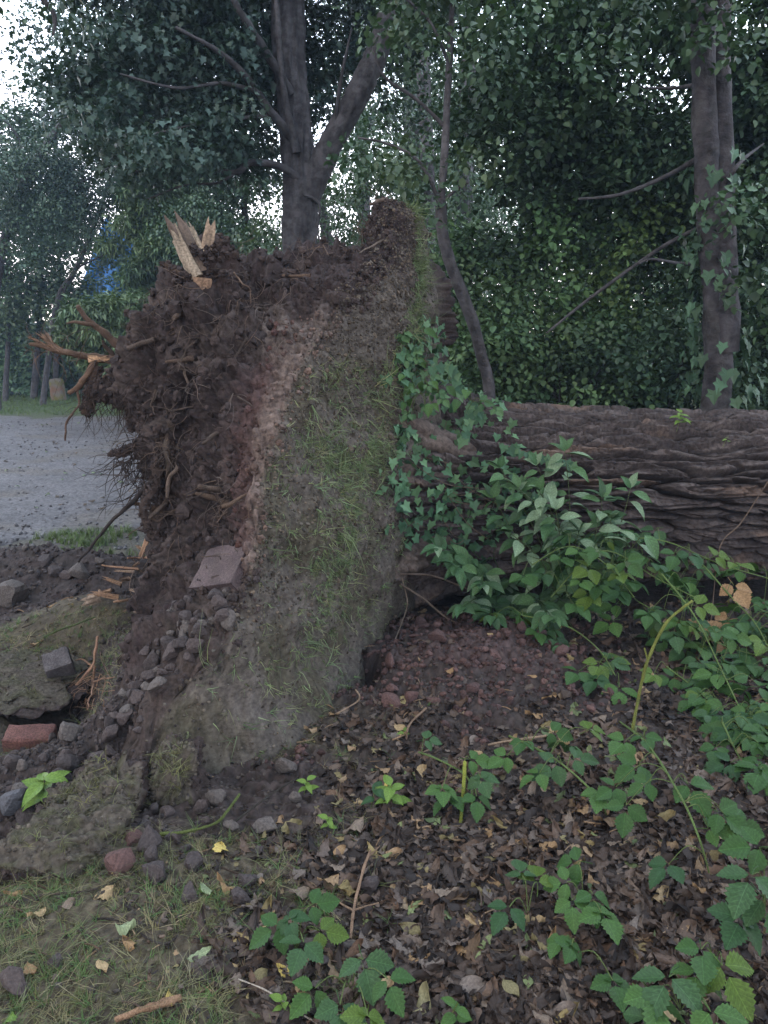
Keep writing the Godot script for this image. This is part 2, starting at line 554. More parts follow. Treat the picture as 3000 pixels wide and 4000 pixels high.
func build_ground() -> void:
	var b := MB.new()
	var n := 460
	var xs := []
	var zs := []
	for k in n:
		var t := float(k) / (n - 1) * 2 - 1
		xs.append(-0.1 + 2.3 * t + 90.0 * pow(absf(t), 9) * signf(t))
	zs = [12.0, 7.0, 4.0, 2.2, 1.2, 0.5, 0.0]
	for k in 540:
		var q := k / 539.0
		zs.append(-0.4 - 4.2 * q - 9.0 * pow(q, 7) - 115.0 * pow(q, 22))
	for z: float in zs:
		for x: float in xs:
			var y := ground_y(x, z)
			var s := soilness(x, z)
			var t := turfness(x, z)
			var g := noise_a.get_noise_2d(x * 50 + 9, z * 50)
			var c := Color(0.058, 0.046, 0.040).lerp(Color(0.11, 0.092, 0.062), t * (0.8 + 0.4 * g))
			var red := smoothstep(0.8, 0.2, Vector2((x - 0.5) / 0.72, (z + 3.75) / 0.52).length() + 0.4 * noise_a.get_noise_2d(x * 18, z * 18))
			c = c.lerp(Color(0.064, 0.050, 0.046).lerp(Color(0.095, 0.066, 0.062), red), s)
			c *= 1 + 0.5 * noise_e.get_noise_2d(x * 40, z * 40)
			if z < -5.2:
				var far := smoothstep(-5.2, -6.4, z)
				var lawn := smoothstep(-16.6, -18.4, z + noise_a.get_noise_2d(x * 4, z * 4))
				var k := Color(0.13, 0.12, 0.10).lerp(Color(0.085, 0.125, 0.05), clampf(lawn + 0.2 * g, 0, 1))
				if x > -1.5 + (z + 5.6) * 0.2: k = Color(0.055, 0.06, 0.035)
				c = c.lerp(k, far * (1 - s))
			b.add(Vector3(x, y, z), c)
	b.grid(0, n, zs.size())
	tag(put("ground", b.mesh(), M.ground), "bare soil, trodden turf and litter-covered woodland ground", "", "", "structure")
	var p := MB.new()
	var nx := 240
	var nz := 220
	for j in nz:
		var q := float(j) / (nz - 1)
		for i in nx:
			var r := float(i) / (nx - 1)
			var z := -5.3 - 3.6 * q - 8.8 * q * q
			var x := -1.0 + (z + 5.6) * 0.225 + 0.5 - 4.0 * r * (1 + 0.7 * q) - 26.0 * pow(r, 6)
			var m := path_mask(x, z)
			var y := land(x, z) + noise_a.get_noise_2d(x * 2, z * 2) * 0.02 + noise_a.get_noise_2d(x * 14, z * 34) * 0.022 + noise_a.get_noise_2d(x * 70, z * 90) * 0.012
			y = lerpf(y - 0.09, y + 0.006, smoothstep(0.0, 0.55, m))
			var g := noise_a.get_noise_2d(x * 8 + 40, z * 20)
			var c := Color(0.122, 0.113, 0.114) * (1 + 0.35 * g + 0.3 * noise_e.get_noise_2d(x * 30, z * 40))
			c = c.lerp(Color(0.12, 0.10, 0.08), smoothstep(0.15, 0.45, noise_a.get_noise_2d(x * 5, z * 5 + 70)) * 0.7)
			p.add(Vector3(x, y, z), c)
	p.grid(0, nx, nz)
	tag(put("path", p.mesh(), M.path), "grey trodden gravel path crossing behind the root plate", "", "", "structure")

# ---------------------------------------------------------------- fallen tree
# the raised root plate in level sections: each row is a height, then eleven points (x, z) that run
# from beside the trunk along the turf face, round the broken edge and the root side, and back
const PLATE := [
	[-0.2, 0.35,-5, 0.1,-4.2, -0.1,-3.4, -0.3,-2.82, -0.84,-2.36, -1.05,-2.55, -1.15,-3.2, -1.35,-4, -1.2,-5.2, -0.4,-6.4, 0.35,-6],
	[0.18, 0.4,-5.1, 0.08,-4.25, -0.2,-3.45, -0.44,-2.98, -0.86,-2.66, -1.02,-2.85, -1.02,-3.35, -1.22,-3.88, -1.15,-5.2, -0.4,-6.4, 0.3,-6],
	[0.45, 0.45,-5.1, 0.1,-4.25, -0.16,-3.6, -0.38,-3.16, -0.63,-2.9, -0.8,-3, -0.94,-3.48, -1.18,-3.9, -1.1,-5.2, -0.4,-6.4, 0.3,-6],
	[0.75, 0.45,-5.1, 0.1,-4.3, -0.12,-3.75, -0.34,-3.36, -0.53,-3.1, -0.64,-3.2, -0.87,-3.58, -1.2,-3.88, -1.1,-5.2, -0.4,-6.4, 0.3,-6],
	[1.05, 0.42,-5.1, 0.12,-4.35, -0.1,-3.95, -0.33,-3.6, -0.53,-3.35, -0.67,-3.45, -0.9,-3.75, -1.22,-3.95, -1.1,-5.2, -0.4,-6.3, 0.25,-6],
	[1.45, 0.35,-5.2, 0.13,-4.5, -0.05,-4.2, -0.26,-3.95, -0.42,-3.75, -0.61,-3.75, -0.9,-3.85, -1.36,-4.1, -1.2,-5, -0.5,-6.2, 0.2,-5.9],
	[1.7, 0.32,-5.2, 0.22,-4.6, 0.05,-4.35, -0.13,-4.15, -0.3,-4, -0.58,-3.95, -0.9,-4, -1.2,-4.2, -1.1,-4.9, -0.5,-6, 0.21,-5.8],
	[1.92, 0.31,-5.2, 0.26,-4.72, 0.14,-4.5, -0.02,-4.36, -0.19,-4.24, -0.5,-4.22, -0.72,-4.25, -0.98,-4.4, -0.9,-4.9, -0.5,-5.6, 0.19,-5.6],
	[2.02, 0.29,-5.2, 0.25,-4.8, 0.15,-4.58, 0.03,-4.48, -0.1,-4.42, -0.31,-4.45, -0.49,-4.5, -0.63,-4.6, -0.61,-4.9, -0.31,-5.3, 0.14,-5.4],
	[2.1, 0.27,-5.1, 0.24,-4.82, 0.16,-4.64, 0.04,-4.54, -0.08,-4.52, -0.13,-4.62, -0.15,-4.7, -0.16,-4.8, -0.15,-4.9, -0.09,-5.1, 0.09,-5.2],
	[2.28, 0.23,-5, 0.22,-4.84, 0.16,-4.7, 0.06,-4.62, -0.05,-4.62, -0.09,-4.68, -0.1,-4.74, -0.1,-4.8, -0.08,-4.88, -0.03,-5, 0.09,-5.05],
	[2.4, 0.15,-4.86, 0.15,-4.82, 0.12,-4.78, 0.08,-4.75, 0.04,-4.75, 0.02,-4.77, 0.01,-4.79, 0.01,-4.81, 0.03,-4.84, 0.05,-4.88, 0.09,-4.9],
]
var plate_v := PackedVector3Array()
var plate_n := PackedVector3Array()
var plate_u := PackedFloat32Array()      # which of the eleven points a place lies after
var trunk_v := PackedVector3Array()
var trunk_n := PackedVector3Array()

func spline(p0: Vector3, p1: Vector3, p2: Vector3, p3: Vector3, t: float) -> Vector3:
	return p1.cubic_interpolate(p2, p0, p3, t)

func build_plate(tree: Node3D) -> void:
	# how many steps between one point and the next: fine where the photo shows the surface
	var steps := [18, 44, 44, 44, 26, 40, 40, 20, 12, 8, 8]
	var rows := []
	var us := PackedFloat32Array()
	for r: Array in PLATE:
		var ring := []
		for k in 11: ring.append(Vector3(r[1 + 2 * k], r[0], r[2 + 2 * k]))
		var line := PackedVector3Array()
		for k in 11:
			for s in steps[k]:
				var t: float = float(s) / steps[k]
				line.append(spline(ring[(k + 10) % 11], ring[k], ring[(k + 1) % 11], ring[(k + 2) % 11], t))
				if rows.is_empty(): us.append(k + t)
		rows.append(line)
	var nu := us.size()
	var vs := [12, 12, 30, 30, 40, 28, 26, 14, 12, 16, 12]
	var b := MB.new()
	var nv := 0
	for k in rows.size() - 1:
		for s in (vs[k] + (1 if k == rows.size() - 2 else 0)):
			var t: float = float(s) / vs[k]
			for u in nu:
				b.add(spline(rows[maxi(k - 1, 0)][u], rows[k][u], rows[k + 1][u], rows[mini(k + 2, rows.size() - 1)][u], t))
			nv += 1
	b.grid(0, nu, nv, true)
	var nn := b.normals()
	var flip := 1.0 if nn[nu * 90 + 60].dot(Vector3(1, 0, 1)) > 0 else -1.0
	for k in b.v.size():
		var p := b.v[k]
		var u := us[k % nu]
		var o := nn[k] * flip
		var face := smoothstep(4.05, 3.85, u) if u < 9 else 0.0
		if p.y > 1.6: face *= smoothstep(4.05, 3.2, u + (p.y - 1.6) * 1.6 + noise_a.get_noise_3dv(p * 20) * 0.5)
		var strip := (1 - face) * smoothstep(5.25, 4.9, u) if u < 9 else 0.0
		var under := clampf(1 - face - strip, 0, 1)
		var soft := noise_a.get_noise_3dv(p * 10)
		var mid := noise_a.get_noise_3dv(p * 42)
		var cell := noise_c.get_noise_3dv(p * 26)
		var cell2 := noise_c.get_noise_3dv(p * 62)
		var fine := noise_a.get_noise_3dv(p * 130)
		var d := face * (soft * 0.06 + mid * 0.038 + fine * 0.018)
		var crack := (1 - smoothstep(0.0, 0.035, absf(noise_f.get_noise_3dv(p * Vector3(34, 18, 34))))) * smoothstep(0.6, 0.3, p.y) * smoothstep(2.2, 3.2, u)
		d -= face * crack * 0.035
		d += strip * (soft * 0.05 + cell2 * 0.022 + mid * 0.04 + fine * 0.012)
		d += under * (soft * 0.16 + cell * 0.03 + cell2 * 0.02 + mid * 0.04 + fine * 0.024 + 0.115 * noise_b.get_noise_3dv(p * Vector3(26, 9, 26)))
		b.v[k] = p + o * d
		# colours of the soils themselves
		var g := noise_a.get_noise_3dv(p * 24 + Vector3(7, 0, 0))
		var dry := Color(0.125, 0.108, 0.092).lerp(Color(0.100, 0.088, 0.064), smoothstep(-0.1, 0.35, g))
		dry = dry.lerp(Color(0.15, 0.13, 0.114), smoothstep(0.2, 0.5, noise_a.get_noise_3dv(p * 17 + Vector3(0, 31, 0))))
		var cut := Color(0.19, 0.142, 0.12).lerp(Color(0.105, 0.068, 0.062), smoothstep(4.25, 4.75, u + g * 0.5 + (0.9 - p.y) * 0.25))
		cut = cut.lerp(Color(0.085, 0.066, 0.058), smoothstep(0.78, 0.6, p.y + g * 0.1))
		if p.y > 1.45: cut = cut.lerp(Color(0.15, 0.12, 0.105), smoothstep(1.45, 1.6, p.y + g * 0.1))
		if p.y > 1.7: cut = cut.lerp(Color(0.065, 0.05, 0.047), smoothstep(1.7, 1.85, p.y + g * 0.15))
		var deep := Color(0.060, 0.046, 0.043).lerp(Color(0.10, 0.078, 0.070), smoothstep(0.0, 0.5, g))
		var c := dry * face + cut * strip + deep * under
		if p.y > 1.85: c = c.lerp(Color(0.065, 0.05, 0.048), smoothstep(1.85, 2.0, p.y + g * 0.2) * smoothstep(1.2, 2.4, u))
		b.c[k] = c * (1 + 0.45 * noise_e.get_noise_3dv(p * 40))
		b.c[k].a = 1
	plate_v = b.v
	plate_n = b.normals()
	if flip < 0:
		for k in plate_n.size(): plate_n[k] = -plate_n[k]
	plate_u.resize(b.v.size())
	for k in b.v.size(): plate_u[k] = us[k % nu]
	# three parts: turf face, broken edge, root side
	var names := ["turf_face", "broken_edge", "root_side"]
	var notes := ["thin trodden turf, once the ground, now standing upright", "crumbling pinkish brown edge of broken soil", "dark lumpy underside of soil held by roots"]
	for part in 3:
		var m := MB.new()
		var old := {}
		for y in nv - 1:
			for u in nu:
				var zone := 0 if us[u] < 4.0 or us[u] >= 9.9 else 1 if us[u] < 5.0 else 2
				if zone != part: continue
				var q := [y * nu + u, (y + 1) * nu + u, (y + 1) * nu + (u + 1) % nu, y * nu + (u + 1) % nu]
				var ids := []
				for k: int in q:
					if not old.has(k): old[k] = m.add(b.v[k], b.c[k])
					ids.append(old[k])
				m.quad(ids[0], ids[1], ids[2], ids[3])
		var o := put(names[part], m.mesh(), M.soil, tree)
		o.set_meta("label", notes[part])

func trunk_axis(x: float) -> Vector3:
	return Vector3(x, 0.60 - 0.004 * x, -5.16 + 0.05 * x)

func build_trunk(tree: Node3D) -> void:
	var b := MB.new()
	var nx := 560
	var na := 420
	for i in nx:
		var q := float(i) / (nx - 1)
		var x := 0.02 + 3.0 * q + 3.2 * pow(q, 5)
		var c := trunk_axis(x)
		for a in na:
			var t := float(a) / na
			# more rings of points on the side towards the camera
			var w := TAU * (t + 0.075 * sin(TAU * t))
			var dir := Vector3(0, cos(w - PI * 0.5) * -1.0, 0)
			dir = Vector3(0, sin(w + 0.25), -cos(w + 0.25))
			var flare := 0.36 * exp(-maxf(x - 0.05, 0) / 0.32)
			flare *= 1 + 0.35 * sin(w * 5 + 1.0)
			var r := 0.515 - 0.012 * x + flare
			var s := w * 0.55
			var wx := x + 0.12 * noise_a.get_noise_2d(x * 7, s * 12)
			var ws := s + 0.03 * noise_a.get_noise_2d(x * 16 + 50, s * 16)
			# long ridges that split and join round lens-shaped furrows
			var f1 := noise_b.get_noise_3d(wx * 9.5, cos(w) * 22 + ws * 2, sin(w) * 22)
			var f2 := noise_b.get_noise_3d(wx * 22 + 30, cos(w) * 48, sin(w) * 48)
			var f3 := noise_a.get_noise_3d(x * 40, cos(w) * 100, sin(w) * 100)
			var f4 := noise_c.get_noise_3d(wx * 18, cos(w) * 46, sin(w) * 46)
			var split := absf(noise_f.get_noise_3d(wx * 13.0, cos(w) * 66 + ws, sin(w) * 66))
			var split2 := absf(noise_f.get_noise_3d(wx * 24.0 + 60, cos(w) * 88, sin(w) * 88))
			var across := absf(noise_f.get_noise_3d(wx * 70.0, cos(w) * 40 + 90, sin(w) * 40))
			var plate_h := smoothstep(0.0, 0.11, split)
			var h := plate_h * 0.082 + smoothstep(0.1, 0.5, split) * 0.045 + smoothstep(0.0, 0.22, split2) * 0.03 * (0.4 + plate_h) - (1 - smoothstep(0.0, 0.08, across)) * 0.014 * plate_h + f3 * 0.013 + f4 * 0.015
			var p := c + dir * (r - 0.102 + h) + Vector3(0, noise_a.get_noise_1d(x * 8) * 0.03, 0)
			var g := noise_a.get_noise_3d(x * 10 + 80, cos(w) * 30, sin(w) * 30)
			var col := Color(0.078, 0.064, 0.061).lerp(Color(0.125, 0.104, 0.098), smoothstep(-0.1, 0.4, noise_a.get_noise_3d(x * 30, cos(w) * 70, sin(w) * 70 + 9)))
			col = col.lerp(Color(0.17, 0.122, 0.098), smoothstep(0.28, 0.46, g))
			b.add(p, col * (1 + 0.35 * f3))
	b.grid(0, na, nx, true)
	trunk_v = b.v
	trunk_n = b.normals()
	if trunk_n[na * 200 + 20].dot(b.v[na * 200 + 20] - trunk_axis(b.v[na * 200 + 20].x)) < 0:
		for k in trunk_n.size(): trunk_n[k] = -trunk_n[k]
	var end := b.add(trunk_axis(6.2), Color(0.2, 0.15, 0.1))
	for a in na: b.tri((nx - 1) * na + a, end, (nx - 1) * na + (a + 1) % na)
	put("trunk", b.mesh(), M.bark, tree).set_meta("label", "thick fallen trunk with deeply furrowed dark bark")
	# buttress roots that run from the trunk into the plate
	for q in [[Vector3(0.627, 0.491, -4.850), Vector3(0.344, 0.412, -4.620), Vector3(0.151, 0.361, -4.380), Vector3(0.028, 0.297, -4.220), 0.13, 0.035], [Vector3(0.518, 0.867, -4.750), Vector3(0.190, 1.069, -4.500), Vector3(0.001, 1.219, -4.330), Vector3(-0.124, 1.327, -4.240), 0.10, 0.02], [Vector3(0.495, 0.633, -4.750), Vector3(0.192, 0.823, -4.500), Vector3(0.041, 0.932, -4.330), Vector3(-0.075, 1.000, -4.220), 0.10, 0.02]]:
		var r := MB.new()
		tube(r, smooth_path([q[0], q[1], q[2], q[3]], 16), q[4], q[5], 40, Color(0.15, 0.118, 0.10))
		var n := r.normals()
		for k in r.v.size():
			var p := r.v[k]
			r.v[k] = p + n[k] * (0.035 * smoothstep(0.0, 0.3, absf(noise_f.get_noise_3d(p.x * 25, (p.y + p.x * 0.5) * 110, p.z * 40))) + 0.012 * noise_a.get_noise_3dv(p * 90))
			r.c[k] = r.c[k] * (1 + 0.5 * noise_a.get_noise_3dv(p * 50))
		put("buttress_root", r.mesh(), M.bark, tree)

# ---------------------------------------------------------------- roots of the fallen tree
const EARTHY := Color(0.105, 0.074, 0.058)
const TORN := Color(0.36, 0.23, 0.15)
const PALE_WOOD := Color(0.36, 0.29, 0.215)

func root(tree: Node3D, called: String, pts: Array, r0: float, r1: float, col: Color, kink := 0.02, sides := 9, note := "") -> void:
	var b := MB.new()
	var line := smooth_path(pts, 7)
	for k in line.size():
		line[k] += Vector3(noise_a.get_noise_3dv(line[k] * 60), noise_a.get_noise_3dv(line[k] * 60 + Vector3(9, 0, 0)), noise_a.get_noise_3dv(line[k] * 60 + Vector3(0, 9, 0))) * kink
	tube(b, line, r0, r1, sides, col, 0.5 if r0 < 0.06 else 0.22, 120.0)
	for k in b.c.size():
		b.c[k] = b.c[k] * (1 + 0.6 * noise_a.get_noise_3dv(b.v[k] * 160))
	var o := put(called, b.mesh(), M.root, tree)
	if note: o.set_meta("label", note)
	if r0 >= 0.028 and col.r < 0.13:      # soil still caked on the dark roots
		rng.seed = int(absf(pts[0].x * 1000)) + int(r0 * 10000)
		var caked: Array[Transform3D] = []
		var tints: Array[Color] = []
		for k in int(r0 * 5200):
			caked.append(turned(rr(0.006, 0.012 + r0 * 0.12), b.v[rng.randi() % b.v.size()]))
			tints.append(vary(Color(0.068, 0.051, 0.046), 0.4, 0.06))
		scatter("soil_crumbs", clods[3], M.soil, caked, tints, tree)

func fibres(tree: Node3D, called: String, at: Array, count: int, length: float, thick: float, col: Color, seed_: int, drop := 0.6) -> void:
	rng.seed = seed_
	var b := MB.new()
	for k in count:
		var p: Vector3 = at[k % at.size()] + rand_dir() * 0.06
		var d := (rand_dir() + Vector3(-0.35, -drop, 0.2)).normalized()
		var l := length * rr(0.35, 1.2)
		var pts := [p]
		for q in 3:
			p += d * l / 3.0
			d = (d + rand_dir() * 0.55 + Vector3(0, -0.2 * drop, 0)).normalized()
			pts.append(p)
		tube(b, smooth_path(pts, 3), thick * rr(0.6, 1.3), thick * 0.3, 4, vary(col, 0.4, 0.1))
	put(called, b.mesh(), M.root, tree).set_meta("kind", "stuff")

# a long split piece of wood: flat, pointed, with a ragged end
func splinter(tree: Node3D, from: Vector3, to: Vector3, width: float, thick: float, col: Color, seed_: int, face := Vector3(0.3, 0.2, 1), note := "") -> void:
	rng.seed = seed_
	var b := MB.new()
	var d := (to - from)
	var bs := facing(d, face)
	var n := 12
	var across := 7
	for side in 2:
		for i in n + 1:
			var t := float(i) / n
			for j in across:
				var s := float(j) / (across - 1) * 2 - 1
				var end := 1.0 - 0.30 * absf(sin(j * 2.3 + seed_)) * t * t
				var w := width * (1 - 0.2 * t) * (1 + 0.18 * noise_a.get_noise_2d(t * 60 + seed_, s * 3))
				var y := thick * (1 - s * s * 0.8) * (1 - 0.6 * t) * (1 if side == 0 else -1) + 0.012 * noise_a.get_noise_2d(t * 8 + seed_, s * 55 + side * 20)
				var p := from + bs.x * d.length() * t * end + bs.z * s * w + bs.y * y
				b.add(p, col * (0.8 + 0.7 * noise_a.get_noise_2d(t * 9 + 31 * seed_, s * 60) + 0.15))
		b.grid(side * (n + 1) * across, across, n + 1)
	var o := put("splinter", b.mesh(), M.wood, tree)
	if note: o.set_meta("label", note)

func build_roots(tree: Node3D) -> void:
	# thick broken root at the top, its torn wood sticking up
	root(tree, "root_stump", [Vector3(-0.704, 1.681, -4.250), Vector3(-0.787, 1.834, -4.200), Vector3(-0.834, 1.956, -4.140), Vector3(-0.874, 2.042, -4.100), Vector3(-0.886, 2.091, -4.080)], 0.125, 0.078, Color(0.075, 0.054, 0.049), 0.02, 16, "thick dark root stump snapped off at its end")
	splinter(tree, Vector3(-0.901, 1.936, -4.030), Vector3(-1.082, 2.241, -4.100), 0.06, 0.025, Color(0.14, 0.10, 0.075), 1, Vector3(0.5, 0.3, 1), "dark barked splinter on the snapped root")
	splinter(tree, Vector3(-0.932, 1.911, -4.000), Vector3(-1.060, 2.173, -4.040), 0.036, 0.013, PALE_WOOD, 2, Vector3(-0.5, 0.2, 1), "pale torn wood splinter on the snapped root")
	splinter(tree, Vector3(-0.891, 2.033, -4.010), Vector3(-0.979, 2.201, -4.050), 0.014, 0.01, PALE_WOOD, 3)
	splinter(tree, Vector3(-0.877, 2.045, -4.020), Vector3(-0.848, 2.204, -4.040), 0.03, 0.013, Color(0.36, 0.26, 0.18), 4)
	splinter(tree, Vector3(-0.897, 1.910, -3.990), Vector3(-0.911, 1.778, -4.000), 0.045, 0.016, TORN, 5, Vector3(0.2, 0.1, 1), "torn orange wood below the snapped root")
	splinter(tree, Vector3(-0.895, 1.821, -3.980), Vector3(-0.949, 1.759, -3.980), 0.02, 0.01, TORN, 6)
	root(tree, "root", [Vector3(-0.907, 1.904, -4.050), Vector3(-0.968, 1.919, -4.020), Vector3(-1.020, 1.933, -4.000), Vector3(-1.094, 1.973, -4.000)], 0.03, 0.008, Color(0.10, 0.07, 0.055))
	# the roots that reach out over the path
	root(tree, "root", [Vector3(-1.221, 1.453, -4.150), Vector3(-1.300, 1.491, -4.100), Vector3(-1.388, 1.515, -4.080), Vector3(-1.485, 1.522, -4.050), Vector3(-1.594, 1.540, -4.000), Vector3(-1.699, 1.574, -3.980), Vector3(-1.777, 1.592, -3.960)], 0.032, 0.010, Color(0.17, 0.112, 0.08), 0.012, 10, "longest orange brown root reaching left over the path")
	splinter(tree, Vector3(-1.510, 1.514, -4.020), Vector3(-1.393, 1.522, -4.060), 0.018, 0.012, Color(0.55, 0.33, 0.19), 7, Vector3(0, 0.6, 1))
	splinter(tree, Vector3(-1.631, 1.558, -3.980), Vector3(-1.741, 1.653, -3.960), 0.014, 0.01, Color(0.22, 0.14, 0.095), 8)
	splinter(tree, Vector3(-1.654, 1.563, -3.980), Vector3(-1.700, 1.669, -3.960), 0.012, 0.01, Color(0.20, 0.13, 0.09), 9)
	splinter(tree, Vector3(-1.677, 1.570, -3.980), Vector3(-1.791, 1.637, -3.950), 0.008, 0.006, Color(0.24, 0.15, 0.1), 10)
	root(tree, "root", [Vector3(-1.306, 1.502, -4.120), Vector3(-1.356, 1.569, -4.080), Vector3(-1.428, 1.643, -4.050), Vector3(-1.493, 1.711, -4.020), Vector3(-1.531, 1.778, -4.000)], 0.026, 0.009, Color(0.15, 0.10, 0.075), 0.01)
	root(tree, "root", [Vector3(-1.449, 1.675, -4.030), Vector3(-1.511, 1.695, -4.000), Vector3(-1.578, 1.687, -3.980)], 0.013, 0.005, Color(0.14, 0.095, 0.07))
	root(tree, "root", [Vector3(-1.362, 1.479, -4.100), Vector3(-1.414, 1.562, -4.060), Vector3(-1.434, 1.608, -4.040)], 0.02, 0.007, Color(0.10, 0.072, 0.056))
	root(tree, "root", [Vector3(-1.482, 1.509, -4.040), Vector3(-1.509, 1.436, -4.000), Vector3(-1.562, 1.367, -3.970), Vector3(-1.600, 1.345, -3.960)], 0.020, 0.012, Color(0.17, 0.108, 0.076), 0.01)
	root(tree, "root", [Vector3(-1.566, 1.372, -3.970), Vector3(-1.561, 1.298, -3.960), Vector3(-1.608, 1.205, -3.950), Vector3(-1.624, 1.112, -3.940)], 0.009, 0.004, Color(0.13, 0.085, 0.065), 0.02)
	root(tree, "root", [Vector3(-1.484, 1.481, -4.040), Vector3(-1.496, 1.388, -4.020), Vector3(-1.520, 1.295, -4.000), Vector3(-1.544, 1.244, -3.990)], 0.028, 0.03, Color(0.12, 0.08, 0.062), 0.02)
	root(tree, "root", [Vector3(-1.277, 1.479, -4.100), Vector3(-1.358, 1.464, -4.050), Vector3(-1.434, 1.423, -4.020), Vector3(-1.515, 1.354, -4.000)], 0.016, 0.008, Color(0.13, 0.09, 0.068))
	root(tree, "root", [Vector3(-1.246, 1.482, -4.000), Vector3(-1.301, 1.449, -3.960), Vector3(-1.331, 1.392, -3.940)], 0.012, 0.005, Color(0.20, 0.15, 0.12), 0.015)
	root(tree, "root", [Vector3(-1.238, 1.505, -3.980), Vector3(-1.244, 1.391, -3.960), Vector3(-1.236, 1.299, -3.950), Vector3(-1.269, 1.218, -3.940)], 0.008, 0.004, Color(0.19, 0.14, 0.11))
	root(tree, "root", [Vector3(-1.149, 1.342, -4.000), Vector3(-1.256, 1.342, -4.000), Vector3(-1.379, 1.369, -4.020), Vector3(-1.499, 1.360, -4.020)], 0.10, 0.045, Color(0.062, 0.048, 0.044), 0.05, 14, "soil caked root arm reaching over the path")
	root(tree, "root", [Vector3(-1.273, 1.343, -3.980), Vector3(-1.283, 1.250, -3.970), Vector3(-1.253, 1.158, -3.950)], 0.05, 0.012, Color(0.058, 0.044, 0.04), 0.05)
	root(tree, "root", [Vector3(-1.162, 1.275, -3.950), Vector3(-1.187, 1.218, -3.940), Vector3(-1.205, 1.148, -3.930)], 0.07, 0.02, Color(0.058, 0.044, 0.04), 0.05)
	root(tree, "root", [Vector3(-1.168, 1.140, -3.900), Vector3(-1.254, 1.075, -3.860), Vector3(-1.327, 1.044, -3.830), Vector3(-1.370, 1.046, -3.820)], 0.03, 0.006, Color(0.06, 0.046, 0.042), 0.03)
	root(tree, "root", [Vector3(-1.088, 0.999, -3.750), Vector3(-1.195, 0.870, -3.700), Vector3(-1.384, 0.695, -3.750), Vector3(-1.578, 0.486, -3.850)], 0.014, 0.006, Color(0.055, 0.045, 0.042), 0.01, 7, "long dark rootlet hanging to the soil heap")
	root(tree, "root", [Vector3(-1.078, 1.026, -3.720), Vector3(-1.120, 0.896, -3.680), Vector3(-1.139, 0.786, -3.660), Vector3(-1.122, 0.675, -3.640)], 0.03, 0.016, Color(0.075, 0.056, 0.048), 0.04)
	root(tree, "root", [Vector3(-1.024, 1.236, -3.750), Vector3(-1.046, 1.116, -3.720), Vector3(-1.029, 1.007, -3.700), Vector3(-1.076, 0.874, -3.680)], 0.02, 0.008, Color(0.10, 0.076, 0.062), 0.03)
	root(tree, "root", [Vector3(-0.997, 1.077, -3.680), Vector3(-0.987, 1.013, -3.660), Vector3(-1.034, 0.949, -3.640), Vector3(-1.043, 0.870, -3.640)], 0.012, 0.008, Color(0.20, 0.15, 0.118), 0.02)
	root(tree, "root", [Vector3(-0.955, 1.870, -4.050), Vector3(-0.982, 1.789, -4.000), Vector3(-0.996, 1.732, -3.980)], 0.008, 0.004, Color(0.32, 0.24, 0.18))
	root(tree, "root", [Vector3(-0.952, 1.520, -3.820), Vector3(-0.957, 1.466, -3.800), Vector3(-0.945, 1.400, -3.790)], 0.010, 0.005, Color(0.24, 0.18, 0.14), 0.02)
	root(tree, "root", [Vector3(-1.180, 1.643, -4.050), Vector3(-1.155, 1.711, -4.020), Vector3(-1.182, 1.562, -4.000)], 0.008, 0.004, Color(0.16, 0.12, 0.095), 0.02)
	root(tree, "root", [Vector3(0.080, 2.179, -4.600), Vector3(-0.012, 2.153, -4.550), Vector3(-0.088, 2.110, -4.500), Vector3(-0.138, 2.073, -4.450)], 0.008, 0.004, Color(0.20, 0.16, 0.13), 0.01)
	# lower torn roots
	splinter(tree, Vector3(-1.617, 0.211, -4.968), Vector3(-1.168, 0.702, -3.820), 0.022, 0.012, Color(0.5, 0.3, 0.18), 11, Vector3(-0.6, 0.2, 1), "torn orange root low on the root side")
	for k in 9:
		rng.seed = 40 + k
		var a: Vector3 = [Vector3(-1.801, 0.057, -5.650), Vector3(-1.597, 0.197, -4.852), Vector3(-1.592, 0.170, -4.733), Vector3(-1.595, 0.150, -4.647), Vector3(-1.620, 0.141, -4.563), Vector3(-1.535, 0.236, -4.154), Vector3(-1.565, 0.230, -4.091), Vector3(-1.432, 0.170, -4.313), Vector3(-1.478, 0.214, -4.098)][k]
		splinter(tree, a, a + Vector3(rr(-0.17, -0.03), rr(-0.10, 0.05), rr(-0.09, 0.12)), rr(0.008, 0.017), 0.007, vary(TORN * 0.9, 0.25, 0.1), 12 + k, Vector3(rr(-0.4, 0.4), 0.6, 1))
	splinter(tree, Vector3(-1.570, 0.224, -4.069), Vector3(-1.657, 0.204, -4.004), 0.03, 0.012, Color(0.3, 0.22, 0.16), 30)
	root(tree, "root", [Vector3(-0.952, 0.611, -3.620), Vector3(-1.115, 0.566, -3.750), Vector3(-1.586, 0.204, -4.935), Vector3(-1.682, 0.218, -4.887)], 0.012, 0.006, Color(0.36, 0.21, 0.14), 0.012)
	root(tree, "root", [Vector3(-1.575, 0.178, -4.776), Vector3(-1.702, 0.193, -4.759), Vector3(-1.806, 0.201, -4.761)], 0.008, 0.006, Color(0.42, 0.25, 0.16), 0.006)
	root(tree, "root", [Vector3(-1.394, 0.163, -4.292), Vector3(-1.430, 0.193, -4.104), Vector3(-1.490, 0.202, -4.054)], 0.012, 0.006, Color(0.42, 0.26, 0.17), 0.008)
	root(tree, "root", [Vector3(-1.467, 0.123, -3.740), Vector3(-1.450, 0.077, -3.638), Vector3(-1.447, 0.026, -3.586), Vector3(-1.523, -0.060, -3.557), Vector3(-1.595, -0.118, -3.513)], 0.007, 0.007, Color(0.36, 0.21, 0.14), 0.008, 7, "thin orange root bending down into the pit")
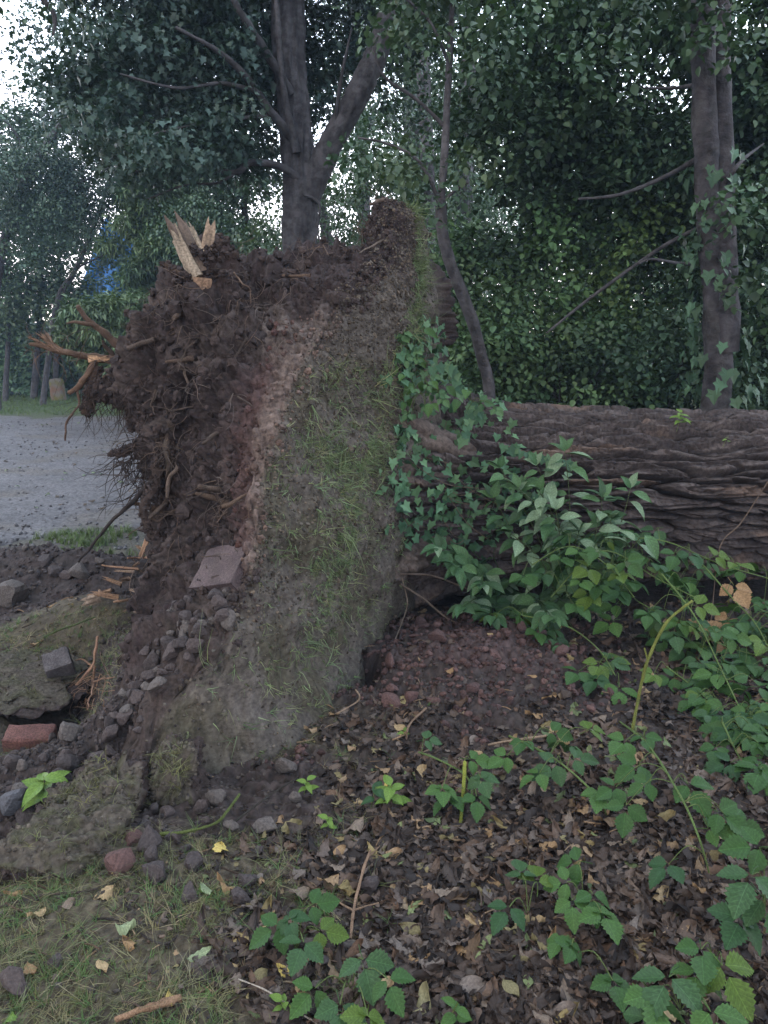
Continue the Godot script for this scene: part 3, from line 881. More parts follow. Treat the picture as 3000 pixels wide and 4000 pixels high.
	root(tree, "root", [Vector3(-1.431, 0.030, -3.576), Vector3(-1.404, -0.021, -3.473), Vector3(-1.163, 0.194, -2.803)], 0.006, 0.003, Color(0.30, 0.18, 0.12), 0.01)
	root(tree, "root", [Vector3(-1.447, 0.026, -3.586), Vector3(-1.520, 0.031, -3.659), Vector3(-1.555, 0.025, -3.657)], 0.005, 0.003, Color(0.30, 0.18, 0.12), 0.01)
	root(tree, "root", [Vector3(-1.401, -0.005, -3.466), Vector3(-1.270, 0.097, -3.294), Vector3(-1.211, 0.129, -3.240)], 0.005, 0.003, Color(0.30, 0.18, 0.12), 0.01)
	fibres(tree, "root_hairs", [Vector3(-1.413, -0.003, -3.487), Vector3(-1.458, -0.060, -3.505), Vector3(-1.133, 0.247, -2.856)], 60, 0.10, 0.0018, Color(0.26, 0.16, 0.105), 3)
	fibres(tree, "root_hairs", [Vector3(-1.376, 1.319, -4.000), Vector3(-1.447, 1.319, -4.000), Vector3(-1.493, 1.342, -4.000), Vector3(-1.300, 1.296, -3.980), Vector3(-1.249, 1.251, -3.960)], 90, 0.22, 0.0022, Color(0.075, 0.056, 0.048), 4, 1.1)
	fibres(tree, "root_hairs", [Vector3(-1.241, 1.093, -3.900), Vector3(-1.302, 1.051, -3.860), Vector3(-1.199, 1.011, -3.820), Vector3(-1.241, 0.991, -3.800), Vector3(-1.162, 0.906, -3.750)], 130, 0.24, 0.0026, Color(0.07, 0.053, 0.046), 5, 0.9)
	fibres(tree, "root_hairs", [Vector3(-1.594, 1.540, -4.000), Vector3(-1.676, 1.574, -3.980), Vector3(-1.741, 1.586, -3.970)], 26, 0.22, 0.0024, Color(0.15, 0.1, 0.075), 6, 0.1)
	fibres(tree, "root_hairs", [Vector3(-1.150, 1.505, -4.000), Vector3(-1.206, 1.597, -4.050), Vector3(-1.069, 1.688, -4.000), Vector3(-1.249, 1.436, -4.000), Vector3(-1.347, 1.389, -4.000)], 120, 0.16, 0.0022, Color(0.12, 0.088, 0.07), 7, 0.4)
	# hairs and thin roots all over the root side and along the rim
	rng.seed = 91
	var spots := []
	while spots.size() < 160:
		var k := rng.randi() % plate_v.size()
		if plate_u[k] > 4.7 and plate_u[k] < 7.6 and plate_v[k].y > 0.5: spots.append(plate_v[k] + plate_n[k] * 0.02)
	fibres(tree, "root_hairs", spots, 900, 0.15, 0.0024, Color(0.14, 0.105, 0.085), 8, 0.6)
	for k in 16:
		rng.seed = 800 + k
		var s: Vector3 = spots[k * 9 + 5]
		var d := (Vector3(rr(-1.0, -0.1), rr(-0.5, 0.4), rr(0.0, 0.6))).normalized()
		var e := s + d * rr(0.05, 0.13)
		root(tree, "snapped_root", [s - d * 0.05, s, e], rr(0.009, 0.02), rr(0.006, 0.013), vary(Color(0.13, 0.092, 0.07), 0.3, 0.08), 0.012, 8)
	for k in 34:
		rng.seed = 300 + k
		var s: Vector3 = spots[k * 4]
		var d := (rand_dir() * 0.8 + Vector3(-0.1, -0.5, 0.5)).normalized()
		var e := s + d * rr(0.06, 0.14)
		root(tree, "rootlet", [s - d * 0.03, (s + e) * 0.5 + rand_dir() * 0.03, e, e + (d + rand_dir() * 0.7 + Vector3(0, -0.5, 0)) * 0.07], rr(0.003, 0.006), 0.002, vary(Color(0.12, 0.09, 0.072), 0.4, 0.08), 0.012, 6)
	# clods stuck in the root side and the rim: the larger ones singly, the crumbs together
	var seen := 0
	var places: Array[Transform3D] = []
	var tints: Array[Color] = []
	rng.seed = 77
	while places.size() < 2600:
		var k := rng.randi() % plate_v.size()
		var u := plate_u[k]
		var y := plate_v[k].y
		if u < 3.6 and y < 1.75 or u > 8.2 or y < 0.05: continue
		if u < 3.0: continue
		var edge := u < 4.95
		if edge and y < 1.5 and rng.randf() < 0.45: continue
		var col := Color(0.072, 0.055, 0.051)
		if edge and y < 1.75 and y > 0.68: col = Color(0.19, 0.135, 0.112).lerp(Color(0.12, 0.068, 0.06), clampf((u - 4.2) * 1.6, 0, 1))
		col = vary(col, 0.35, 0.06)
		if seen < 70 and not edge and y > 0.5 and rng.randf() < 0.3:
			seen += 1
			var o := put("clod", clods[rng.randi() % clods.size()], M["clod%d" % (rng.randi() % 3)], tree, turned(rr(0.022, 0.05), plate_v[k] + plate_n[k] * 0.004))
			o.name = "clod"
		else:
			places.append(turned((rr(0.004, 0.014) if rng.randf() < 0.8 else rr(0.014, 0.03)) * (0.8 if edge else 1.1), plate_v[k] + plate_n[k] * 0.004))
			tints.append(col)
	scatter("soil_crumbs", clods[0], M.soil, places, tints, tree)

func build_turf(tree: Node3D) -> void:
	# grass on the upright face, now hanging sideways and down
	rng.seed = 17
	for kind in 3:
		var blades := tuft(5, [0.05, 0.08, 0.12][kind], 1.0, [0.0032, 0.0038, 0.0045][kind], 60 + kind)
		var places: Array[Transform3D] = []
		var tints: Array[Color] = []
		var tries := 0
		while places.size() < [1500, 650, 120][kind] and tries < 60000:
			tries += 1
			var k := rng.randi() % plate_v.size()
			var u := plate_u[k]
			var p := plate_v[k]
			if u > 3.95 or u < 0.6 or p.y < 0.0: continue
			# thick in a band down the middle and the lower right, thin elsewhere
			var want := 0.16 + 0.84 * smoothstep(-0.2, 0.45, noise_a.get_noise_3dv(p * 17 + Vector3(3, 0, 0)))
			want *= smoothstep(3.9, 2.6, u) * 0.85 + 0.2
			if p.y > 1.5: want = 0.5 * smoothstep(2.0, 1.3, u)
			if u < 1.2: want *= 0.5
			if rng.randf() > want: continue
			if kind == 2 and p.y < 1.3 and rng.randf() < 0.6: continue
			var up := (plate_n[k] * 0.75 + Vector3(rr(-0.4, 0.4), rr(-1.2, 0.1), rr(-0.2, 0.4))).normalized()
			var bs := facing(rand_dir(), up)
			bs = Basis(bs.x, up, bs.x.cross(up).normalized())
			places.append(Transform3D(bs.orthonormalized().scaled(Vector3.ONE * rr(0.6, 1.3)), p - plate_n[k] * 0.004))
			tints.append(vary(Color(0.125, 0.185, 0.085).lerp(Color(0.28, 0.26, 0.15), rng.randf() * rng.randf() * 0.8), 0.45, 0.06))
		scatter("grass_blades", blades, M.grass, places, tints, tree)
	# crumbs and chips lying in the turf
	var places: Array[Transform3D] = []
	var tints: Array[Color] = []
	while places.size() < 7000:
		var k := rng.randi() % plate_v.size()
		if plate_u[k] > 4.1 or plate_u[k] < 0.5: continue
		places.append(turned(rr(0.003, 0.009) if rng.randf() < 0.93 else rr(0.009, 0.017), plate_v[k] + plate_n[k] * 0.001))
		tints.append(vary(Color(0.13, 0.108, 0.085), 0.6, 0.08))
	scatter("turf_crumbs", clods[1], M.soil, places, tints, tree)

# ---------------------------------------------------------------- stones, slab, brick, clods
func on_ground(p: Vector3, up := 0.0) -> Vector3:
	return Vector3(p.x, maxf(ground_y(p.x, p.z), p.y - 0.06) + up, p.z)

func stone(at: Vector3, size: float, kind: int, label: String, group: String, called := "stone") -> void:
	var o := put(called, rocks[rng.randi() % rocks.size()], M["stone%d" % kind], null, turned(size, at))
	tag(o, label, "stone", group)

# a squared block with chipped edges
func block(called: String, at: Transform3D, size: Vector3, col: Color, seed_: int, chip := 0.12) -> MeshInstance3D:
	var b := MB.new()
	var n := 11
	var off := Vector3(seed_ * 5, 0, 0)
	for f in 6:
		var axis := f / 2
		var sign_ := 1.0 if f % 2 == 0 else -1.0
		var from := b.v.size()
		for j in n:
			for i in n:
				# closer together near the edges
				var s := sin((i / float(n - 1) - 0.5) * PI)
				var t := sin((j / float(n - 1) - 0.5) * PI)
				var p := Vector3.ZERO
				p[axis] = sign_
				p[(axis + 1) % 3] = s * sign_
				p[(axis + 2) % 3] = t
				var q := p * size * 0.5
				var c := p.abs()
				var edge := [c.x, c.y, c.z]
				edge.sort()
				var worn := smoothstep(0.86, 1.0, edge[1])
				var bite := worn * (0.35 + 1.3 * maxf(0, noise_a.get_noise_3dv(q * 150 + off)))
				q -= p.normalized() * chip * 0.09 * bite
				q += p * 0.0025 * noise_a.get_noise_3dv(q * 220 + off) + p * 0.003 * noise_a.get_noise_3dv(q * 60 + off)
				b.add(q, col * (1 + 0.45 * noise_a.get_noise_3dv(q * 120 + off) + 0.25 * noise_a.get_noise_3dv(q * 400)))
		b.grid(from, n, n)
	return put(called, b.mesh(), M.stone, null, at)

# a thick torn piece of turf: flat crumbling top, broken sides
func turf_clod(at: Vector3, size: Vector3, tilt: Vector3, seed_: int, label: String) -> void:
	var o := base("turf_clod", at)
	o.rotation = tilt
	tag(o, label, "clod", "broken turf clods at the foot of the plate")
	var b := MB.new()
	var s := ico(4)
	for d: Vector3 in s[0]:
		var p := Vector3(d.x, d.y, d.z)
		var r := 1.0 + 0.45 * noise_a.get_noise_3dv(d * 9 + Vector3(seed_ * 7, 0, 0)) + 0.14 * noise_c.get_noise_3dv(d * 6 + Vector3(seed_ * 3, 0, 0)) + 0.09 * noise_a.get_noise_3dv(d * 40) + 0.06 * noise_a.get_noise_3dv(d * 110)
		var top := d.y > 0.25
		p = d * r
		if top: p.y = 0.25 + 0.6 * (p.y - 0.25) + 0.06 * noise_a.get_noise_3dv(d * 50) + 0.05 * noise_a.get_noise_3dv(d * 130)
		var c := Color(0.108, 0.092, 0.074).lerp(Color(0.092, 0.086, 0.056), smoothstep(0, 0.3, noise_a.get_noise_3dv(d * 25))) if top else Color(0.07, 0.054, 0.049)
		b.add(p * size, c * (1 + 0.5 * noise_e.get_noise_3dv(d * 20)))
	for t in s[1]: b.tri(t[0], t[2], t[1])
	put("soil", b.mesh(), M.soil, o)
	rng.seed = seed_
	var places: Array[Transform3D] = []
	var tints: Array[Color] = []
	for k in 26:
		var w := rng.randf() * TAU
		var r := sqrt(rng.randf()) * 0.85
		places.append(Transform3D(Basis(Vector3.UP, rng.randf() * TAU).rotated(Vector3(1, 0, 0), rr(-0.9, 0.9)).scaled(Vector3.ONE * rr(0.5, 1.1)), Vector3(cos(w) * r, 0.25 + 0.45 * sqrt(1 - r * r), sin(w) * r) * size))
		tints.append(vary(Color(0.13, 0.135, 0.06), 0.4, 0.1))
	scatter("grass_blades", tuft(6, 0.055, 1.3, 0.0032, 80 + seed_), M.grass, places, tints, o)
	places = []
	tints = []
	for k in 900:
		var d := rand_dir()
		d.y = absf(d.y)
		var i: int = rng.randi() % b.v.size()
		places.append(turned(rr(0.002, 0.010), b.v[i]))
		tints.append(b.c[i] * rr(0.7, 1.4))
	scatter("crumbs", clods[2], M.soil, places, tints, o)

func build_stones() -> void:
	rng.seed = 21
	# the ridge of rubble along the plate's broken edge
	var ridge := [Vector3(-1.361, 0.029, -2.603), Vector3(-1.223, 0.047, -2.628), Vector3(-1.108, 0.065, -2.673), Vector3(-1.019, 0.107, -2.743), Vector3(-0.921, 0.184, -2.842), Vector3(-0.822, 0.268, -2.943), Vector3(-0.748, 0.331, -3.008), Vector3(-0.854, 0.123, -3.740)]
	var line := smooth_path(ridge, 12)
	for k in 80:
		var p := line[rng.randi() % line.size()] + Vector3(rr(-0.13, 0.08), 0, rr(-0.13, 0.14))
		var big := rng.randf()
		var size := 0.014 + 0.056 * big * big * big
		stone(on_ground(p, size * rr(0.3, 0.9)), size, rng.randi() % 3, "dark angular rubble stone heaped along the plate's broken edge", "rubble along the broken edge")
	# and against the broken edge of the plate itself
	var tries_left := 75
	while tries_left > 0:
		var k := rng.randi() % plate_v.size()
		var p := plate_v[k]
		if plate_u[k] < 4.15 or plate_u[k] > 5.2 or p.y < 0.1 or p.y > 0.6: continue
		tries_left -= 1
		var size := 0.014 + 0.04 * pow(rng.randf(), 2.0)
		stone(p + plate_n[k] * size * rr(0.2, 0.7), size, rng.randi() % 3, "dark angular rubble stone heaped along the plate's broken edge", "rubble along the broken edge")
	for s in [[Vector3(-1.051, 0.126, -2.727), 0.052], [Vector3(-0.970, 0.229, -2.832), 0.05], [Vector3(-0.899, 0.260, -2.879), 0.045], [Vector3(-1.070, 0.067, -2.642), 0.055], [Vector3(-0.942, 0.145, -2.783), 0.06], [Vector3(-1.011, 0.177, -2.779), 0.045], [Vector3(-0.838, 0.336, -2.947), 0.04]]:
		stone(s[0], s[1], 0, "larger chunk of dark rubble on top of the heaped stones", "large rubble chunks")
	stone(Vector3(-1.308, 0.020, -2.458), 0.075, 3, "big blue grey stone left of the bright green sprig", "")
	stone(Vector3(-1.253, -0.024, -2.428), 0.06, 2, "dark stone under the big blue grey stone", "")
	# stones on the turf in front
	var front := [[288, 1824, 0.04, 4], [325, 1845, 0.05, 2], [261, 1888, 0.052, 4], [341, 1907, 0.045, 2], [570, 1792, 0.045, 1], [464, 1728, 0.045, 1], [437, 1750, 0.035, 0], [362, 1762, 0.03, 0], [421, 1883, 0.04, 2], [517, 1963, 0.036, 2], [410, 1957, 0.036, 2], [122, 2085, 0.024, 2], [32, 2139, 0.045, 0], [384, 1813, 0.03, 0], [533, 1920, 0.035, 2], [330, 1870, 0.035, 2], [500, 1800, 0.03, 1], [400, 1840, 0.024, 2], [617, 1665, 0.05, 1], [470, 1850, 0.02, 2], [445, 1790, 0.024, 0], [640, 1740, 0.03, 1], [690, 1700, 0.02, 0], [560, 1850, 0.02, 2], [800, 1930, 0.04, 2], [700, 2100, 0.02, 2]]
	var spot := [Vector3(-0.820, -0.005, -2.238), Vector3(-0.749, -0.004, -2.187), Vector3(-0.813, -0.006, -2.094), Vector3(-0.687, -0.005, -2.053), Vector3(-0.404, -0.001, -2.310), Vector3(-0.606, -0.002, -2.484), Vector3(-0.637, -0.002, -2.423), Vector3(-0.750, -0.003, -2.392), Vector3(-0.587, -0.005, -2.104), Vector3(-0.419, -0.003, -1.941), Vector3(-0.565, -0.002, -1.951), Vector3(-0.864, -0.005, -1.736), Vector3(-0.935, -0.004, -1.654), Vector3(-0.680, -0.001, -2.259), Vector3(-0.412, -0.002, -2.023), Vector3(-0.723, -0.000, -2.126), Vector3(-0.509, -0.001, -2.290), Vector3(-0.640, -0.003, -2.197), Vector3(-0.376, -0.003, -2.678), Vector3(-0.531, -0.005, -2.176), Vector3(-0.601, -0.004, -2.320), Vector3(-0.311, -0.004, -2.453), Vector3(-0.238, -0.001, -2.566), Vector3(-0.398, -0.005, -2.176), Vector3(-0.041, -0.002, -2.003), Vector3(-0.157, -0.007, -1.715)]
	for k in front.size():
		var f: Array = front[k]
		var lab := "dark stone lying on the turf below the upright plate"
		var grp := "stones scattered on the turf"
		if k == 0: lab = "reddish stone beside the dark stones left of the yellow leaf"; grp = ""
		elif k == 2: lab = "rounded dark red stone on the turf, nearest of the red ones"; grp = ""
		elif k == 18: lab = "grey stone against the very foot of the plate"; grp = ""
		stone(on_ground(spot[k], f[2] * 0.6), f[2] * 1.1, f[3], lab, grp)
	# red crumbling stones on the mound at the right
	for k in 66:
		var w := rng.randf() * TAU
		var r := sqrt(rng.randf())
		var p := Vector3(0.36 + cos(w) * r * 0.72, 0, -3.62 + sin(w) * r * 0.52)
		var big := rng.randf()
		var size := 0.014 + 0.042 * big * big * big
		stone(on_ground(p, size * 0.5), size * 1.15, 4 + rng.randi() % 2, "crumbling red brown stone on the bare mound before the trunk", "red stones on the mound")
	stone(Vector3(0.246, 0.011, -2.999), 0.042, 5, "large dark red stone in the middle of the bare mound", "")
	stone(Vector3(0.547, 0.087, -3.558), 0.06, 4, "broad flat red stone at the back of the bare mound", "")
	stone(Vector3(0.217, 0.029, -3.177), 0.05, 4, "long red stone beside the dark red one", "")
	# stones and clods on the heap by the path
	for k in 30:
		var p := Vector3(rr(-3.4, -1.25), 0, rr(-5.3, -4.35))
		var size := rr(0.02, 0.06)
		stone(on_ground(p, size * 0.2), size, rng.randi() % 3, "dark lump of rubble on the soil heap by the path", "lumps on the soil heap")
	stone(Vector3(-2.285, 0.098, -4.441), 0.16, 1, "largest grey brown boulder on the soil heap, cut by the frame", "", "boulder")
	stone(Vector3(-1.936, 0.181, -4.726), 0.10, 1, "broad brown rock on the soil heap beside the dark rootlet", "", "boulder")
	stone(Vector3(-2.183, 0.208, -4.813), 0.08, 2, "dark rock at the back of the soil heap", "", "boulder")
	# small rubble that nobody could count
	for kind in 4:
		var places: Array[Transform3D] = []
		var tints: Array[Color] = []
		var tries := 0
		while places.size() < [1500, 1900, 3400, 2600][kind] and tries < 40000:
			tries += 1
			var x := 0.0
			var z := 0.0
			var col := Color(0.09, 0.075, 0.072)
			if kind == 0:
				var q := line[rng.randi() % line.size()]
				x = q.x + rr(-0.25, 0.15); z = q.z + rr(-0.2, 0.2)
			elif kind == 1:
				x = rr(-0.5, 1.3); z = rr(-4.35, -2.7)
				if soilness(x, z) < 0.5: continue
				col = Color(0.115, 0.072, 0.066)
			elif kind == 3:
				z = -1.3 - 2.2 * rng.randf()
				x = rr(-0.75, 0.25) * -z
				col = Color(0.10, 0.082, 0.07)
				if rng.randf() > 0.25 + soilness(x, z): continue
			else:
				x = rr(-3.6, -0.6); z = rr(-5.5, -2.2)
				if soilness(x, z) < 0.4: continue
			var s := rr(0.004, 0.013) * (1.0 if kind == 0 or kind == 3 else rr(0.8, 2.2))
			places.append(turned(s, Vector3(x, ground_y(x, z) + s * 0.2, z)))
			tints.append(vary(col, 0.4, 0.06))
		var o := scatter("rubble", rocks[kind], M.soil, places, tints)
		tag(o, ["small dark rubble filling the gaps of the stone ridge", "small red crumbs and gravel on the bare mound", "loose crumbs of dark soil in the pit and on the heap", "crumbled soil and grit strewn before the plate"][kind])
	# paving slab on the root side
	var slab := block("paving_slab", Transform3D(Basis.from_euler(Vector3(0.62, -0.28, 0.30)), Vector3(-0.683, 0.665, -3.140)), Vector3(0.23, 0.055, 0.22), Color(0.115, 0.084, 0.082), 3, 0.07)
	tag(slab, "worn grey purple paving slab tilted on the root side", "paving slab")
	var brick := block("brick", Transform3D(Basis.from_euler(Vector3(0.25, 0.12, -0.04)), Vector3(-1.448, 0.008, -2.896)), Vector3(0.19, 0.09, 0.10), Color(0.165, 0.078, 0.064), 5, 0.12)
	tag(brick, "broken red brick at the left end of the rubble", "brick")
	var kerb := block("kerb_stone", Transform3D(Basis.from_euler(Vector3(0.5, 0.55, 0.25)), Vector3(-1.621, -0.033, -3.634)), Vector3(0.13, 0.26, 0.12), Color(0.105, 0.092, 0.092), 7, 0.1)
	tag(kerb, "grey squared kerb stone leaning in the pit by the turf edge", "kerb stone")
	turf_clod(Vector3(-0.961, 0.028, -2.419), Vector3(0.13, 0.13, 0.16), Vector3(0.8, 0.1, 0.12), 1, "large slab of cracked turf leaning beside the plate's lower corner")
	turf_clod(Vector3(-0.991, -0.001, -2.218), Vector3(0.21, 0.15, 0.14), Vector3(0.3, 0.3, -0.08), 2, "widest grassy turf clod, in front of the bright green sprig")
	turf_clod(Vector3(-1.082, 0.012, -2.374), Vector3(0.09, 0.09, 0.09), Vector3(0.6, 0.5, 0.2), 3, "smaller bare clod between the two big turf clods")
	turf_clod(Vector3(-0.769, 0.037, -2.534), Vector3(0.10, 0.12, 0.15), Vector3(1.05, -0.35, -0.1), 4, "cracked bare piece of turf at the plate's lower left corner")
	turf_clod(Vector3(-1.801, -0.026, -3.646), Vector3(0.32, 0.065, 0.34), Vector3(0.12, 0.2, -0.08), 5, "flat piece of grassy turf at the left edge of the pit")
	# crack edges and a step of soil along the lower plate

# ---------------------------------------------------------------- litter and small plants
func lying(at: Vector3, size: float, tilt := 0.35) -> Transform3D:
	var up := Vector3(rr(-tilt, tilt), 1, rr(-tilt, tilt)).normalized()
	return Transform3D(facing(Vector3(rr(-1, 1), 0, rr(-1, 1)) + Vector3(0.01, 0, 0), up).scaled(Vector3.ONE * size), at)

func build_litter() -> void:
	var shapes := []
	for k in 6:
		rng.seed = 500 + k
		shapes.append(leaf(1.0, rr(0.45, 0.8), 8, [0.0, 0.16, 0.05, 0.22, 0.0, 0.1][k], [0.0, 0.03, 0.02, 0.04, 0.0, 0.03][k], rr(-0.25, 0.5), rr(-0.3, 0.4), rr(0.38, 0.5), [0.1, 0.16, 0.22, 0.1, 0.28, 0.2][k]))
	rng.seed = 55
	# the mass of rotting leaves and bits
	for kind in 6:
		var places: Array[Transform3D] = []
		var tints: Array[Color] = []
		var tries := 0
		while places.size() < 1900 and tries < 40000:
			tries += 1
			var q := sqrt(rng.randf())
			var z := -1.15 - 3.9 * rng.randf() * q
			var x := rr(-0.7, 0.75) * (-z) * 0.82 + 0.35
			var s := soilness(x, z)
			var t := turfness(x, z)
			if rng.randf() < s * 0.93 or rng.randf() < t * 0.7: continue
			if z < -4.75 and x > 0.3: continue
			var size := rr(0.018, 0.08) * (0.4 if t > 0.5 else 1.0)
			places.append(lying(Vector3(x, ground_y(x, z) + rr(0.001, 0.012), z), size, 0.75))
			var c: Color = [Color(0.085, 0.064, 0.056), Color(0.13, 0.10, 0.088), Color(0.065, 0.051, 0.047), Color(0.20, 0.16, 0.14), Color(0.052, 0.042, 0.040), Color(0.16, 0.11, 0.085)][rng.randi() % 6]
			if rng.randf() < (0.06 if t < 0.5 else 0.22): c = [Color(0.36, 0.26, 0.17), Color(0.30, 0.25, 0.13), Color(0.2, 0.25, 0.12)][rng.randi() % 3]
			tints.append(vary(c, 0.35, 0.08))
		var o := scatter("leaf_litter", shapes[kind], M.litter, places, tints)
		tag(o, ["rotting dark leaf litter covering the ground at the right", "crumpled brown leaf litter among the brambles", "damp blackish leaf scraps over the soil", "shredded oak leaf litter in front of the brambles", "curled leaf scraps strewn over the soil", "russet leaf scraps mixed into the litter"][kind])
	# chips and short twigs among it
	var chips: Array[Transform3D] = []
	var tints: Array[Color] = []
	var chip := MB.new()
	tube(chip, smooth_path([Vector3(-0.5, 0, 0), Vector3(0, 0.04, 0.05), Vector3(0.5, 0, 0)], 3), 0.05, 0.035, 5, Color(1, 1, 1), 0.4, 20)
	var tries := 0
	while chips.size() < 900 and tries < 20000:
		tries += 1
		var z := -1.15 - 3.6 * rng.randf()
		var x := rr(-0.8, 0.75) * (-z) * 0.82
		if rng.randf() < soilness(x, z) * 0.7: continue
		chips.append(lying(Vector3(x, ground_y(x, z) + rr(0.004, 0.016), z), rr(0.015, 0.075), 0.3))
		tints.append(vary(Color(0.10, 0.07, 0.052) if rng.randf() < 0.7 else Color(0.32, 0.22, 0.14), 0.4, 0.1))
	tag(scatter("twig_scraps", chip.mesh(), M.root, chips, tints), "short twig scraps lying through the litter and the turf")
	# dead leaves that show singly
	for k in 330:
		var z := -1.3 - 3.2 * rng.randf()
		var x := rr(-0.62, 0.6) * (-z) * 0.9
		var t := turfness(x, z)
		if rng.randf() < soilness(x, z) * 0.8 or rng.randf() < t * 0.6: continue
		if z < -4.6: continue
		var tone := rng.randi() % 6
		if rng.randf() < 0.55: tone = [1, 3, 4, 3][rng.randi() % 4]
		var o := put("dead_leaf", shapes[rng.randi() % 6], M["dead%d" % tone], null, lying(Vector3(x, ground_y(x, z) + 0.012, z), rr(0.035, 0.085), 0.5))
		tag(o, ["brown dead leaf lying in the litter", "orange tan dead leaf lying in the litter", "blackish dead leaf lying in the litter", "grey brown dead leaf lying in the litter", "pale straw coloured dead leaf lying in the litter", "dull purplish brown dead leaf lying in the litter"][tone], "leaf", "dead leaves in the litter")
	# the ones that catch the eye
	var special := [
		[Vector3(-0.513, 0.015, -2.150), 0.062, "yellow", 1, "pale yellow fallen leaf lying on the grass in the foreground"],
		[Vector3(-0.504, 0.013, -1.955), 0.06, "pale", 0, "pale green upturned leaf on the turf below the yellow leaf"],
		[Vector3(-0.742, 0.012, -1.842), 0.07, "pale", 4, "dull green oval leaf lying on the turf near dark twig"],
		[Vector3(-0.518, 0.014, -1.730), 0.066, "pale", 3, "torn pale green leaf on the turf, nearest of the pale ones"],
		[Vector3(-0.156, 0.017, -2.130), 0.058, "dead1", 0, "bright orange tan leaf standing on its edge in the litter"],
		[Vector3(-0.219, 0.019, -2.079), 0.075, "dead3", 1, "crumpled grey brown leaf left of the orange tan leaf"],
		[Vector3(-0.120, 0.019, -2.079), 0.07, "dead3", 3, "grey crumpled leaf below the orange tan leaf"],
		[Vector3(-0.220, 0.019, -1.987), 0.062, "dead3", 5, "pale brown leaf folded over beneath the crumpled grey ones"],
		[Vector3(-0.069, 0.017, -2.314), 0.085, "dead3", 1, "large ragged grey leaf above the thin standing twig"],
		[Vector3(0.677, 0.020, -1.967), 0.095, "dead5", 3, "large reddish brown oak leaf between the bramble sprays"],
		[Vector3(0.271, 0.017, -1.853), 0.075, "dead4", 2, "curled tan leaf with pale edge in the open litter"],
		[Vector3(0.878, 0.016, -2.355), 0.09, "dead3", 3, "grey brown lobed leaf lying under the bramble cane"],
		[Vector3(0.693, 0.040, -2.442), 0.085, "dead1", 1, "dry brown curled leaf hanging among bramble leaves"],
		[Vector3(0.750, 0.024, -2.858), 0.07, "dead4", 4, "pale dry leaf between the mound and the mossy stick"],
		[Vector3(1.000, 0.057, -3.459), 0.07, "dead1", 2, "brown leaf standing up before the bramble stems"],
		[Vector3(0.145, 0.019, -1.997), 0.08, "dead3", 3, "pale pinkish lobed leaf lying flat in the litter"],
		[Vector3(0.712, 0.061, -3.348), 0.045, "dead1", 0, "small orange leaf on the back of the bare mound"],
		[Vector3(-0.016, 0.037, -2.534), 0.04, "yellow", 4, "small bright yellow leaf standing above the green sprig"],
		[Vector3(-0.939, 0.010, -1.739), 0.045, "dead1", 1, "orange brown leaf on the turf near the left edge"],
		[Vector3(-0.668, 0.011, -1.770), 0.055, "dead1", 2, "reddish brown leaf on the turf left of the torn pale leaf"],
		[Vector3(-0.539, 0.011, -1.637), 0.05, "yellow", 2, "dull yellow leaf strip above the orange stick"],
		[Vector3(-0.236, 0.019, -1.680), 0.045, "yellow", 5, "yellow green leaf beside the bramble in the foreground"],
		[Vector3(-0.895, 0.008, -1.565), 0.05, "fresh", 3, "yellow green leaf in the lower left corner"],
		[Vector3(-0.747, 0.008, -1.729), 0.055, "dead4", 0, "narrow straw coloured leaf on the turf"],
		[Vector3(-0.195, 0.015, -2.570), 0.06, "dead1", 5, "rolled orange brown leaf behind the green sprig"],
		[Vector3(0.698, 0.020, -1.547), 0.09, "dead4", 0, "broad pale leaf at the lower right edge"],
		[Vector3(0.860, 0.019, -1.587), 0.11, "dead3", 4, "large pale brown leaf in the lower right corner"],
		[Vector3(-0.965, 0.009, -1.913), 0.05, "dead4", 2, "straw coloured leaf curl on the turf at the left"],
	]
	for s in special:
		var p: Vector3 = s[0]
		var o := put("fallen_leaf", shapes[s[3]], M[s[2]], null, lying(Vector3(p.x, ground_y(p.x, p.z) + 0.018, p.z), s[1], 0.45))
		tag(o, s[4], "leaf")
	# leaves blown on to the path
	var blown: Array[Transform3D] = []
	var bt: Array[Color] = []
	for k in 160:
		var z := -6.2 - 10.5 * rng.randf()
		var x := -0.25 * (-z) - rr(0.2, 5.0)
		blown.append(lying(Vector3(x, land(x, z) + 0.03, z), rr(0.03, 0.08), 0.3))
		bt.append(vary(Color(0.2, 0.26, 0.16) if rng.randf() < 0.3 else Color(0.13, 0.105, 0.085), 0.4, 0.1))
	tag(scatter("blown_leaves", shapes[1], M.litter, blown, bt), "scattered leaves and scraps lying on the gravel path")
	# small stones and marks of the path
	blown = []
	bt = []
	for k in 2600:
		var q := rng.randf()
		var z := -5.9 - 10.5 * q * q
		var x := -0.16 * (-z) - rr(0.0, 5.5)
		var s := rr(0.006, 0.022)
		blown.append(turned(s, Vector3(x, land(x, z) + 0.002, z)))
		bt.append(vary(Color(0.15, 0.142, 0.142), 0.25, 0.04))
	tag(scatter("path_gravel", clods[2], M.path, blown, bt), "loose gravel stones on the path")

